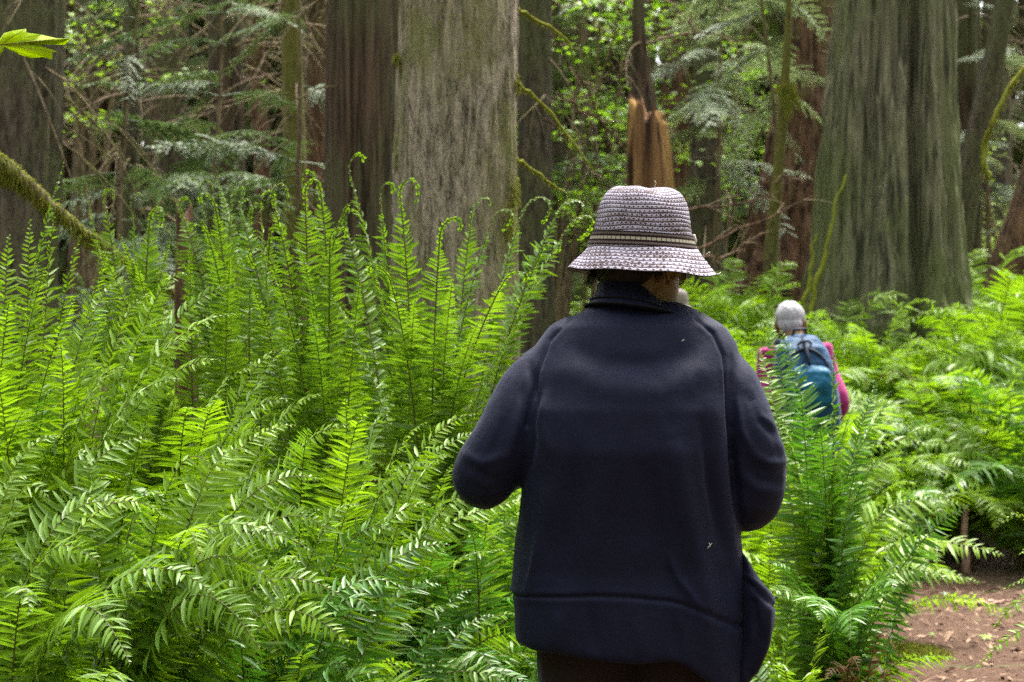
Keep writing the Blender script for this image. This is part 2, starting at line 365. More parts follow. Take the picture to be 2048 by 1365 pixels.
def dead_mesh(seed, n=40, z0=.8, z1=7.0, L=1.3, moss=False):
    """dead lower branches of a forest conifer: thin, drooping, forked"""
    rg = np.random.default_rng(seed); mb = MB()
    for i in range(n):
        z = rg.uniform(z0, z1); a = rg.uniform(0, 6.28); l = L*rg.uniform(.35, 1.2); o = np.array((math.cos(a), math.sin(a), 0)); t = np.linspace(0, 1, 9)
        dr = rg.uniform(.15, 1.0); w = rg.normal(0, .12); P = np.array((0, 0, z))+o*(t*l)[:, None]+np.array((-o[1], o[0], 0))*(w*np.sin(t*3)*l)[:, None]; P[:, 2] += rg.uniform(-.1, .35)*t*l-dr*t**1.8*l
        mb.tube(P, rg.uniform(.007, .014)*(1-.75*t), 4, False)
        for j in range(rg.integers(2, 6)):
            k2 = rg.integers(2, 8); d = (P[k2]-P[k2-1]); d /= np.linalg.norm(d); sd = np.cross(d, rg.normal(0, 1, 3)); sd /= np.linalg.norm(sd); l2 = l*rg.uniform(.12, .4); q = np.linspace(0, 1, 5)
            B = P[k2]+(d*.8+sd*.6)*(q*l2)[:, None]; B[:, 2] -= .5*l2*q*q; mb.tube(B, .005*(1-.7*q), 3, False)
    return mb.mesh('dead_branches', True)

def leaf_poly(c, d, n, s, rg, lob=5):
    """a palmate maple leaf as a small fan"""
    d = d/np.linalg.norm(d); e = np.cross(n, d); e /= np.linalg.norm(e)
    ang = np.array([-2.5, -1.9, -1.25, -.95, -.62, -.32, 0, .32, .62, .95, 1.25, 1.9, 2.5]); r = np.array([.35, .62, .30, .85, .42, .5, 1.0, .5, .42, .85, .30, .62, .35])
    V = c+s*(np.cos(ang)*r)[:, None]*d+s*(np.sin(ang)*r)[:, None]*e; V -= n*(.12*s*r*r)[:, None]
    T = [(0, i, i+1) for i in range(1, 13)]; return np.concatenate([c[None]-d*s*.05, V]), T

SPR = [spray_mesh(100+i, L=1.0+.16*i, droop=.2+.07*(i % 4), up=.12*(i % 3)) for i in range(6)]
DEAD = [dead_mesh(200+i) for i in range(5)]
CRN = [crown_mesh(300+i, 0, 13, 2.6, 95) for i in range(3)]

def tree(name, label, rows, Y, bark, ztop=20.0, group=None, na=120, n=200, lobes=None, ridge=.02, rs=(9, .5), seed=1, flare=.12, crown=True, dead=None, cz=8.5, taper=.6, dmat='twig', cs=1.0, cat='tree'):
    xb = ((sorted(rows, key=lambda r: -r[0])[0][1]+sorted(rows, key=lambda r: -r[0])[0][2])/2-CX)/F*Y; zb = float(gz(xb, Y))-.12
    cen, rad = profile(rows, Y, zb, ztop, n, taper); base = cen[0].copy()
    t = thing(name, label, cat, base, 0, group)
    o = trunk_mesh(cen-base, rad, na, lobes, ridge, rs, seed, flare).obj('trunk', M[bark], t)
    if dead is not None:
        for q in dead:
            zz = q[0]; dm = link('dead_branches', DEAD[q[1]].copy() if dmat != 'twig' else DEAD[q[1]], M[dmat], t, (np.interp(zz+base[2], cen[:, 2], cen[:, 0])-base[0], 0, zz-.5)); dm.rotation_euler = (0, 0, q[2]); s = q[3]; dm.scale = (s, s, 1)
    if crown:
        c = link('crown', CRN[seed % 3], M['canopy'], t, (np.interp(cz, cen[:, 2], cen[:, 0])-base[0], 0, cz-base[2])); c.rotation_euler = (0, 0, seed*1.3); c.scale = (cs, cs, 1)
    return t, cen, rad, base

# the big trunks one can name
mt, mcen, mrad, mbase = tree('maple_tree', 'stout grey maple trunk with cracked mossy bark behind the tall curled ferns',
     [(700, 783, 1030), (480, 786, 1032), (330, 789, 1033), (200, 792, 1036), (80, 798, 1037), (0, 798, 1036), (-200, 800, 1034)], 8.0, 'bark_maple', 19, na=260, n=420, ridge=.013, rs=(30, 1.7), seed=3, flare=.1, cz=13, cs=.8)
def moss_tuft(c, r, n, rg, parent, base):
    mb = MB()
    for i in range(n):
        v = rg.normal(0, 1, 3); v /= np.linalg.norm(v); p = c+v*np.array(r)*rg.random()**.4; t = np.linspace(0, 1, 4)[:, None]
        mb.tube(p-base+(v*.6+np.array((0, -.2, -.7)))*t*rg.uniform(.008, .025), .0022*(1-.6*t[:, 0]), 3, False)
    return mb.obj('moss_tuft', M['moss'], parent)
rg = np.random.default_rng(5)
moss_tuft(at(1030, 165, 7.92), (.02, .03, .05), 260, rg, mt, mbase); moss_tuft(at(795, 118, 7.9), (.012, .03, .03), 120, rg, mt, mbase)
moss_tuft(at(1024, 385, 7.9), (.03, .04, .085), 420, rg, mt, mbase); moss_tuft(at(1012, 440, 7.86), (.04, .04, .08), 300, rg, mt, mbase); moss_tuft(at(795, 300, 7.9), (.008, .03, .12), 160, rg, mt, mbase)
for pts in ([(1034, 18), (1075, 42), (1130, 76), (1150, 120)], [(1038, 170), (1075, 200), (1105, 232), (1150, 290), (1190, 345)], [(1030, 316), (1065, 340), (1100, 366), (1130, 385)]):
    P = np.array([at(x, y, 8.0+.05*i) for i, (x, y) in enumerate(pts)])-mbase; mb = MB(); q = spline(P, 16); q += np.stack([.006*vnoise(np.arange(16)*.9, 3, 0, 1), 0*q[:, 0], .006*vnoise(np.arange(16)*.9, 9, 0, 2)], 1)
    mb.tube(q, np.linspace(.009, .004, 16), 6)
    for i in range(90):
        j = rg.integers(0, 12); p = q[j]+(q[j+1]-q[j])*rg.random(); t = np.linspace(0, 1, 3)[:, None]; mb.tube(p+np.array((rg.normal(0, .3), rg.normal(0, .3), -1))*t*rg.uniform(.006, .02), .002, 3, False)
    mb.obj('branch', M['moss'], mt)

def ced_lobes(th, h):
    # viewed from -y (th = -90 deg): one deep furrow a little right of the middle, buttress ribs both sides
    a = th+math.pi/2; a = (a+math.pi) % (2*math.pi)-math.pi
    fur = -.40*np.exp(-((a-.13-.03*np.sin(h*1.3))/.12)**2)-.10*np.exp(-((a+.62-.03*np.sin(h))/.05)**2)-.08*np.exp(-((a-.75)/.05)**2); rib = .09*np.exp(-((a-.42)/.2)**2)+.08*np.exp(-((a+.25)/.28)**2)
    return 1+fur+rib+.035*np.sin(7*a+1+.2*h)+.022*np.sin(17*a+.5*h)+.014*np.sin(31*a+.7*h)+(.16*np.cos(2*a+.4)*0)
ct, ccen, crad, cbase = tree('cedar_tree', 'massive old cedar with a deep dark furrow, behind the hiker with the backpack',
     [(650, 1606, 1950), (600, 1618, 1940), (500, 1632, 1930), (400, 1641, 1925), (200, 1662, 1912), (0, 1682, 1905), (-200, 1690, 1895)], 14.2, 'bark_cedar', 24, na=260, n=300, lobes=ced_lobes, ridge=.034, rs=(15, .22), seed=8, flare=.05, cz=14, cs=.9)
for pts, r0 in (([(1618, 640), (1634, 560), (1652, 500), (1668, 430), (1690, 350)], .022), ([(1600, 640), (1614, 580), (1624, 520), (1630, 470)], .022)):
    P = np.array([at(x, y, 13.62) for x, y in pts])-cbase; mb = MB(); q = spline(P, 26); q[:, 0] += .015*vnoise(np.arange(26)*.6, 3, 0, 1)
    mb.tube(q, r0*(.7+.5*np.abs(vnoise(np.arange(26)*.8, 1, 0, 4)))*np.linspace(1, .35, 26), 7); mb.obj('mossy_root', M['moss'], ct)
tree('cedar_tree', 'straight red and green cedar trunk standing close behind the left side of the grey maple', [(520, 646, 806), (300, 654, 806), (0, 660, 806), (-150, 664, 804)], 12.5, 'bark_cedar_red', 22, na=140, n=160, ridge=.018, rs=(13, .25), seed=5, dead=[(2.0, 1, .5, .5)],
     lobes=lambda th, h: 1+.05*np.sin(5*th+.6)+.03*np.sin(14*th+.4*h)-.08*np.exp(-((((th+1.9) % 6.283))/.16)**2))
tree('fir_tree', 'thick furrowed dark trunk half cut off by the left picture edge, behind the maple leaf', [(450, -90, 112), (200, -80, 118), (0, -70, 125), (-150, -66, 122)], 12.0, 'bark_dark', 22, na=140, n=200, ridge=.03, rs=(9, .6), seed=6, dead=[(2.2, 0, 1.0, .8)])
tree('fir_tree', 'dark smooth trunk just right of the grey maple, behind its mossy twigs', [(600, 1030, 1108), (300, 1034, 1102), (0, 1034, 1098), (-150, 1036, 1096)], 15.5, 'bark_dark', 22, na=70, n=90, ridge=.02, seed=7, crown=False, dead=[(2.0, 2, .5, .7)])
tree('fir_tree', 'pale grey slim trunk showing beside the dark trunk right of the maple', [(600, 1098, 1136), (300, 1100, 1130), (0, 1102, 1124), (-150, 1102, 1122)], 19, 'bark_dark', 22, na=50, n=70, ridge=.02, seed=9, crown=False, dead=[(2.5, 3, 2.5, .8)])
tree('fir_tree', 'wide red-brown leaning fir trunk behind the thin mossy pole', [(620, 1440, 1672), (500, 1478, 1668), (300, 1535, 1660), (150, 1566, 1650), (0, 1580, 1640), (-150, 1590, 1632)], 18, 'bark_fir', 24, na=130, n=180, ridge=.05, rs=(8, .8), seed=11, flare=.1, crown=False, dead=[(2.6, 4, .6, .9)])
tree('maple_sapling', 'thin mossy pole of a trunk standing between straw hat and huge cedar', [(640, 1520, 1548), (590, 1522, 1548), (400, 1540, 1564), (250, 1554, 1576), (100, 1566, 1582), (0, 1570, 1584), (-150, 1574, 1584)], 14.8, 'bark_moss', 11, na=40, n=110, ridge=.008, seed=12, crown=False, cat='tree')
tree('fir_tree', 'red-brown trunk squeezed behind the right edge of the huge cedar', [(500, 1918, 1962), (250, 1916, 1960), (0, 1910, 1958), (-150, 1908, 1956)], 20, 'bark_cedar_red', 24, na=60, n=80, ridge=.03, seed=13, dead=[(2.5, 1, 1.9, .9)])
tree('maple_tree', 'dark trunk leaning to the upper right beyond the huge cedar', [(420, 1896, 1950), (300, 1926, 1972), (150, 1960, 2004), (0, 1992, 2034), (-150, 2018, 2054)], 17, 'bark_dark', 14, na=60, n=90, ridge=.02, seed=14, crown=False)
tree('fir_tree', 'straight grey trunk behind the dark leaning trunk near the right edge', [(500, 1965, 2020), (250, 1966, 2018), (0, 1968, 2014), (-150, 1970, 2012)], 25, 'bark_dark', 24, na=50, n=70, ridge=.03, seed=15, dead=[(2.5, 0, 1.0, 1.1)])
tree('maple_tree', 'brown trunk leaning in from the right picture edge above bright ferns', [(590, 1965, 2062), (500, 1990, 2084), (380, 2030, 2116), (250, 2070, 2150), (0, 2130, 2200)], 16, 'bark_fir', 14, na=70, n=110, ridge=.02, seed=16, crown=False)

# splintered snag: its own jagged top, split into long orange wood faces
def snag():
    Y = 15.2; rows = [(420, 1256, 1344), (300, 1257, 1338), (225, 1260, 1326)]; z = [float(gz(1, Y))-.1]+[EYE-(r[0]-CY)/F*Y for r in rows]; c = [((1300)-CX)/F*Y]+[((r[1]+r[2])/2-CX)/F*Y for r in rows]; q = [.24]+[(r[2]-r[1])/2/F*Y for r in rows]
    zz = np.linspace(z[0], z[-1], 90); cen = np.stack([np.interp(zz, z, c), np.full(90, Y), zz], 1); rad = np.interp(zz, z, q); b = cen[0].copy()
    t = thing('tree_snag', 'broken snag with splintered orange-brown wood and jagged top, above the straw hat', 'tree snag', b)
    top = lambda th: .085*np.cos(th-2.9)+.03*np.sin(8*th)+.07*vnoise(th*9, 2, 0, 3)+.06*np.exp(-((th-4.3)/.10)**2)-.09*np.exp(-((th-4.65)/.2)**2)
    k = NT('snag_wood'); co = k.coord((1, 1, .06)); n1 = k.noise(co, 16, 6, .6); n2 = k.noise(k.coord((1, 1, .25)), 5, 3)
    cc = k.ramp(n1, [(.38, (.030, .016, .009)), (.5, (.125, .062, .028)), (.62, (.23, .125, .055))]); cc = k.mix(k.ramp(n2, [(.50, 0.0), (.60, 1.0)]), cc, k.ramp(n1, [(.35, (.16, .085, .03)), (.6, (.46, .28, .10))]))
    M['snag'] = k.done(k.bsdf(cc, .85, .15, k.bump(n1, .9, .03)))
    trunk_mesh(cen-b, rad, 90, lambda th, h: 1+.06*np.sin(4*th+1)+.05*np.sin(11*th+h)+.04*np.sin(19*th+2*h)-.10*np.exp(-(((th-4.95-.25*h))/.10)**2), .03, (9, .25), 4, .05, top=top).obj('trunk', M['snag'], t)
    rg = np.random.default_rng(3); mb = MB()
    for i in range(2):
        a = rg.uniform(0, 6.28); r = .12; p = np.array(((cen[-1][0]-b[0])+r*math.cos(a), r*math.sin(a), zz[-1]-b[2]-.12)); h = rg.uniform(.10, .24); s = np.linspace(0, 1, 5)
        mb.tube(p+np.stack([.03*s*math.cos(a), .03*s*math.sin(a), s*h], 1), .028*(1-s*.9), 4, True, (1, .4))
    mb.obj('splinters', M['snag'], t)
snag()
tree('fir_tree', 'thin dead reddish trunk rising straight behind the broken snag', [(420, 1256, 1330), (215, 1258, 1314), (150, 1262, 1300), (60, 1265, 1290), (-150, 1268, 1286)], 15.75, 'bark_cedar_red', 22, na=40, n=60, ridge=.015, seed=17, crown=False, dead=[(2.5, 2, 1.2, .9), (4, 3, 2, .7)])
tree('fir_tree', 'grey-green trunk behind the straw hat, between snag and leaning fir', [(640, 1372, 1452), (450, 1378, 1444), (250, 1384, 1438), (0, 1390, 1432), (-150, 1392, 1430)], 21, 'bark_dark', 22, na=60, n=80, ridge=.03, seed=18, crown=False, dead=[(2.4, 4, .2, 1.0)])

# mid-distance trunks left of the maple, behind the fern tops
MID = [('slim brown trunk with hanging dead twigs, first one right of the thick left-edge fir', 262, 30, 15.5, 'bark_dark'), ('brown trunk wrapped in dry drooping branches behind the curled fern tips', 452, 70, 17.5, 'bark_cedar_red'),
       ('slender mossy trunk just left of the red and green cedar', 588, 46, 16.0, 'bark_moss'), ('thin dark trunk between the mossy trunk and the brown twiggy one', 520, 34, 19.5, 'bark_fir'),
       ('grey trunk in the gloom behind the conifer sprays', 345, 56, 21.0, 'bark_dark'), ('dark trunk touching the left flank of the red and green cedar', 632, 40, 18.0, 'bark_fir'), ('faint brown trunk behind the hanging maple leaf sprays', 168, 44, 22.0, 'bark_cedar_red')]
for i, (lb, px, wd, Y, bk) in enumerate(MID):
    ln = rng.uniform(-14, 14)
    tree('forest_tree', lb, [(560, px-wd*.56-ln, px+wd*.56-ln), (250, px-wd*.5, px+wd*.5), (0, px-wd*.46+ln*.6, px+wd*.46+ln*.6), (-150, px-wd*.45+ln, px+wd*.45+ln)], Y, bk, 20+i % 3, 'trees of the middle wood', na=56, n=90, ridge=.018, seed=30+i, crown=False, dead=[(1.2, i % 5, i*1.1, .75), (2.6, (i+2) % 5, i*2.1+1, .85)])

# far trees, one shared trunk mesh per kind
FARTR = []
for i in range(5):
    zz = np.linspace(-.3, 22, 60); cen = np.stack([.25*vnoise(zz*.12, i, 0, 40+i), .25*vnoise(zz*.12, i, 5, 50+i), zz], 1); FARTR.append(trunk_mesh(cen, np.linspace(.26, .10, 60), 30, None, .03, (6, .4), 60+i, .2).mesh('trunk'))
_far = []
for i in range(62):
    for _try in range(40):
        Y = rng.uniform(22, 50); X = rng.uniform(-.34, .34)*Y
        if all((X-a)**2+(Y-b)**2 > 2.2 for a, b in _far): break
    _far.append((X, Y)); t = thing('forest_tree', 'slender brown trunk deep in the dim wood far behind the named trees', 'tree', (X, Y, float(gz(X, Y))), rng.uniform(0, 6), 'far trees of the dim wood')
    s = rng.uniform(.55, 1.5); me = FARTR[i % 5]; bk = ('bark_dark', 'bark_fir', 'bark_cedar_red', 'bark_cedar')[i % 4]
    if not me.materials: me.materials.append(None)
    o = link('trunk', me, None, t); o.scale = (s, s, 1); o.material_slots[0].link = 'OBJECT'; o.material_slots[0].material = M[bk]
    for z in (0, 3.2): d = link('dead_branches', DEAD[(i+int(z)) % 5], M['twig'], t, (0, 0, z)); d.rotation_euler = (0, 0, i+z); d.scale = (1.1, 1.1, 1)
    if (0 < X/Y < .16 and Y < 34) or i % 3: continue
    c = link('crown', CRN[i % 3], M['canopy'], t, (0, 0, rng.uniform(6.5, 9.0))); c.rotation_euler = (0, 0, i*2.0); c.scale = (1.1, 1.1, 1)

# the wood beyond reads as one mass
mb = MB(); rg = np.random.default_rng(77)
for Yb, N in ((36, 9000), (48, 15000), (62, 22000)):
    x = rg.uniform(-.42, .42, N)*Yb; y = Yb+rg.normal(0, 2.5, N); z = gz(x, y)+rg.random(N)**1.25*22; keep = vnoise(x*.35, y*.3, z*.3, 3)+.35*vnoise(x*1.2, y, z*1.2, 4) > -.25
    mb.add(*leaf_cards(np.stack([x, y, z], 1)[keep], .42, rg, .7, .6))
for N, r0, hh in ((9000, 17, 15), (9000, 27, 20)):                       # wood carried on unseen behind the camera, added to block low frontal light
    a = rg.uniform(R(118), R(422), N); a = np.where(np.abs(np.sin(a)) >= 0, a, a); r = r0+rg.normal(0, 2.0, N); x = r*np.cos(a); y = r*np.sin(a); z = gz(x, y)+rg.random(N)**1.1*hh; keep = (vnoise(x*.3, y*.3, z*.3, 13) > -.45) & ((y < 3) | (np.abs(x) > 12)) & (np.abs(x) > .42*y)
    mb.add(*leaf_cards(np.stack([x, y, z], 1)[keep], .5, rg, .8, .7))
for i in range(70):
    X = rg.uniform(-.4, .4)*56; Y = rg.uniform(46, 60); zz = np.linspace(-.3, 20, 8); mb.tube(np.stack([X+.02*zz*rg.normal(), Y+0*zz, zz+1], 1), np.linspace(.35, .2, 8)*rg.uniform(.6, 1.3), 7, False)
tag(mb.obj('far_wood', M['far_leaf'], smooth=False), kind='stuff')

# ---------------------------------------------------------------- understorey
def sapling(label, px, pyt, Y, zs, mat, lean=0, n=16, seed=0, group=None, sc=1.0, bias=None):
    b = at(px, 682, Y); b[2] = float(gz(b[0], Y)); rg = np.random.default_rng(seed); t = thing('hemlock_sapling', label, 'sapling', b, 0, group)
    h = EYE-(pyt-CY)/F*Y-b[2]; q = np.linspace(0, 1, 14); A = np.stack([lean*q*q+.03*np.sin(q*7+seed), .02*np.sin(q*5), q*h], 1); mb = MB(); mb.tube(A, np.linspace(.032, .008, 14)*(h/4)**.5, 7); mb.obj('trunk', M['twig'], t)
    for i in range(n):
        u = rg.uniform(zs, 1.0); az = rg.uniform(0, 6.28) if bias is None else rg.normal(bias, 1.1)
        o = link('branch', SPR[rg.integers(0, 6)], None, t, (np.interp(u, q, A[:, 0]), 0, u*h)); me = o.data
        if not me.materials: me.materials.append(None)
        o.material_slots[0].link = 'OBJECT'; o.material_slots[0].material = M[mat]; o.rotation_euler = (rg.normal(0, .25), rg.uniform(-.15, .35), az); s = sc*(1.15-.6*u)*rg.uniform(.7, 1.2); o.scale = (s, s, s)
    return t
sapling('young hemlock with blue-green drooping sprays near the thick left-edge fir', 235, -140, 12.6, .30, 'conifer', .15, 26, 1, sc=.7)
sapling('smaller hemlock with dark sprays hanging beside the red and green cedar', 610, -150, 13.4, .42, 'conifer', -.1, 16, 2, sc=.7)
sapling('young hemlock with grey-green sprays behind the curled fern tips', 420, -120, 14.5, .34, 'conifer', .1, 22, 3, sc=.8)
sapling('hemlock with pale lit sprays around the mossy pole', 1560, -170, 15.4, .62, 'conifer_pale', -.2, 26, 4, sc=.7)
sapling('hemlock sapling with whitish lit sprays above the splintered snag', 1420, -150, 17.0, .46, 'conifer_pale', .2, 26, 5, sc=.85)
sapling('thin green hemlock left behind the dark trunk beside the maple', 1180, -160, 19.0, .40, 'conifer', .2, 22, 6, sc=.9)
sapling('dim hemlock in the gap right of the huge cedar', 1975, -100, 19.5, .35, 'conifer_pale', .1, 20, 7, sc=.7)

def vine_maple(label, px, Y, zlo, zhi, xr, nl, seed, mat='maple', group='vine maples in the light gap', size=.06):
    b = at(px, 682, Y); b[2] = float(gz(b[0], Y)); rg = np.random.default_rng(seed); t = thing('vine_maple', label, 'shrub', b, 0, group); st = MB(); lf = MB()
    for s in range(7):
        tip = np.array((rg.uniform(-xr, xr), rg.normal(0, .7), rg.uniform(zlo, zhi))); P = bez((rg.normal(0, .1), rg.normal(0, .1), 0), (tip[0]*.25, tip[1]*.3, tip[2]*.9), tip, 12); st.tube(P, np.linspace(.022, .006, 12), 5)
        for k2 in range(7):
            p = P[rg.integers(5, 12)]; e = p+np.array((rg.normal(0, .45), rg.normal(0, .35), rg.normal(-.05, .12))); st.tube(bez(p, (p+e)/2+np.array((0, 0, .06)), e, 5), np.linspace(.006, .002, 5), 3, False)
            for m in range(int(nl/49)):
                c = p+(e-p)*rg.random()+rg.normal(0, (.14, .12, .05), 3); a = rg.uniform(0, 6.28); nn = np.array((rg.normal(0, .35), rg.normal(0, .35)-.15, 1.0)); nn /= np.linalg.norm(nn); d = np.array((math.cos(a), math.sin(a), 0)); d -= nn*d.dot(nn)
                V, T = leaf_poly(c, d, nn, size*rg.uniform(.6, 1.2), rg); lf.add(V, None, T)
    st.obj('stem', M['twig'], t); lf.obj('foliage', M[mat], t, smooth=False)
vine_maple('bright green vine maple filling the light gap right of the grey maple', 1120, 18.0, 1.6, 4.8, .75, 1900, 1)
vine_maple('vine maple with lime leaves behind and above the snag', 1215, 20.5, 2.6, 5.8, 1.2, 2000, 2)
vine_maple('low vine maple of soft green leaves left of the straw hat', 1140, 20.5, .8, 3.0, .9, 1700, 3)
vine_maple('vine maple with sparse bright leaves between snag and mossy pole', 1425, 21.5, 2.6, 5.0, .9, 1100, 4, 'maple')
vine_maple('vine maple deep in the wood right of the snag', 1390, 24.0, 1.2, 5.5, 1.3, 1600, 5)
vine_maple('yellow-green shrub behind the right-hand leaning trunk', 2030, 22.0, .5, 3.5, .8, 1200, 6)
vine_maple('small green maple high between left fir and hemlock sprays', 190, 19.0, 3.4, 5.2, .8, 900, 7)

# fallen mossy limb on the left, leaning from the upper left down behind the ferns
P = np.array([at(-60, 285, 7.2), at(20, 345, 7.3), at(90, 400, 7.4), at(160, 458, 7.5), at(240, 512, 7.6), at(420, 640, 7.9), at(560, 760, 8.2)]); q = spline(P, 50); b = q[-1].copy()
t = thing('fallen_limb', 'leaning bare limb furred with moss at its thick end, slanting down behind the left ferns', 'limb', b); mb = MB()
rr = np.interp(np.linspace(0, 1, 50), [0, .15, .3, .45, .6, 1], [.038, .033, .023, .017, .014, .010]); q = q+np.stack([.008*vnoise(np.arange(50)*.4, 1, 0, 2), 0*rr, .008*vnoise(np.arange(50)*.4, 7, 0, 3)], 1); mb.tube(q-b, rr*(1+.12*vnoise(np.arange(50)*.7, 2, 0, 1)), 12); mb.obj('wood', M['twig'], t)
mb = MB(); rg = np.random.default_rng(8)
for i in range(4200):
    j = int(49*rg.random()**2.0*.8); a = rg.uniform(0, 6.28); v = np.array((math.cos(a)*.5, math.sin(a), math.cos(a)*.9))+rg.normal(0, .35, 3); p = q[j]+(q[min(j+1, 49)]-q[j])*rg.random()-b+v/np.linalg.norm(v)*rr[j]*.95; s = np.linspace(0, 1, 4)[:, None]; l = rg.uniform(.01, .035); mb.tube(p+(v*.5*s+np.array((0, 0, -.8))*s*s)*l, .0022*(1-.6*s[:, 0]), 3, False)
mb.obj('moss_coat', M['moss'], t)

# rotten post among the ferns, mossy hanging branch on the right, dead poles
b = at(378, 682, 6.9); b[2] = float(gz(b[0], 6.9))-.05; ht = EYE-(440-CY)/F*6.9-b[2]; zz = np.linspace(0, ht, 50); t = thing('rotten_stump', 'narrow rotten red-brown stump poking up between the tall left ferns', 'stump', b)
trunk_mesh(np.stack([-.012*zz, 0*zz, zz], 1), np.linspace(.06, .028, 50), 30, lambda th, h: 1+.18*np.sin(3*th+h), .014, (14, .8), 21, .2, top=lambda th: .05*np.sin(2*th)+.03*np.sin(5*th)).obj('wood', M['bark_fir'], t)
P = np.array([at(2060, 120, 13.4), at(2020, 175, 13.4), at(1985, 240, 13.4), at(1970, 290, 13.5), at(1968, 330, 13.5), at(1978, 352, 13.6)]); b = P[-1].copy(); q = spline(P, 30)-b
t = thing('hanging_branch', 'yellow-mossed branch hanging down in front of the dark leaning trunk', 'branch', b); mb = MB(); mb.tube(q+np.stack([.01*vnoise(np.arange(30)*.5, 4, 0, 2), q[:, 0]*0, q[:, 0]*0], 1), np.linspace(.012, .02, 30), 7); mb.obj('wood', M['moss'], t)
mb = MB()
for i in range(300):
    p = q[rg.integers(0, 29)]; s = np.linspace(0, 1, 3)[:, None]; mb.tube(p+np.array((rg.normal(0, .4), rg.normal(0, .4), -1))*s*rg.uniform(.01, .05), .003, 3, False)
mb.obj('moss_coat', M['moss'], t)
# moss drape hanging on the mossy pole
b = at(1578, 190, 14.6); t = thing('moss_drape', 'ragged yellow moss hanging on the thin pole near the pale hemlock sprays', 'moss', b); mb = MB()
for i in range(150):
    u = rg.random(); p = np.array((rg.normal(.0, .035), rg.normal(0, .02), rg.uniform(-.02, .1))) if u < .6 else np.array((rg.uniform(-.11, .02), 0, .06+rg.normal(0, .015))); s = np.linspace(0, 1, 5)[:, None]; mb.tube(p+np.array((rg.normal(0, .08), 0, -1))*s*rg.uniform(.04, .2 if u < .6 else .06), .004*(1-.5*s[:, 0]), 3, False)
mb.obj('strands', M['moss'], t)
# slanting dead poles and bare branches crossing the gap right of the hat
DP = [('bare fallen pole slanting from the hat brim up to the leaning fir', [(1350, 520), (1440, 478), (1540, 430), (1640, 395)], 13.0, .010), ('dead branch running level from the straw hat toward the mossy pole', [(1370, 420), (1430, 412), (1500, 400), (1560, 388)], 12.5, .008), ('thin dead branch crossing the leaning fir below the sprays', [(1545, 360), (1600, 358), (1650, 360)], 14.2, .007),
      ('forked dead branch reaching right from beside the hat brim', [(1360, 505), (1420, 515), (1470, 500), (1530, 470)], 13.6, .009), ('curved bare branch arching through the gap above the snag', [(1090, 60), (1150, 140), (1200, 230), (1220, 300)], 16, .012), ('dark fallen branch slanting down between maple and snag', [(1110, 190), (1170, 225), (1230, 270), (1260, 300)], 15.5, .014), ('long dark branch sloping right in the green gap', [(1090, 240), (1140, 300), (1180, 340), (1240, 400)], 15, .010)]
for lb, pts, Y, r in DP:
    P = np.array([at(x, y, Y+.15*i) for i, (x, y) in enumerate(pts)]); b = P[0].copy(); q = spline(P-b, 22); q += np.stack([.02*vnoise(np.arange(22)*.5, r*999, 0, 2), 0*q[:, 0], .03*vnoise(np.arange(22)*.5, r*555, 3, 2)], 1); t = thing('dead_branch', lb, 'branch', b, 0, None); mb = MB(); mb.tube(q, np.linspace(r*1.0, r*.4, 22), 6); mb.obj('wood', M['bark_fir'], t); mb = MB()
    for i in range(6):
        j = rg.integers(4, 20); d = q[j]-q[j-1]; d /= np.linalg.norm(d); e = q[j]+(d+rg.normal(0, .6, 3))*rg.uniform(.08, .3); mb.tube(bez(q[j], (q[j]+e)/2+np.array((0, 0, .02)), e, 5), np.linspace(r*.5, r*.2, 5), 4, False)
    mb.obj('twigs', M['twig'], t)

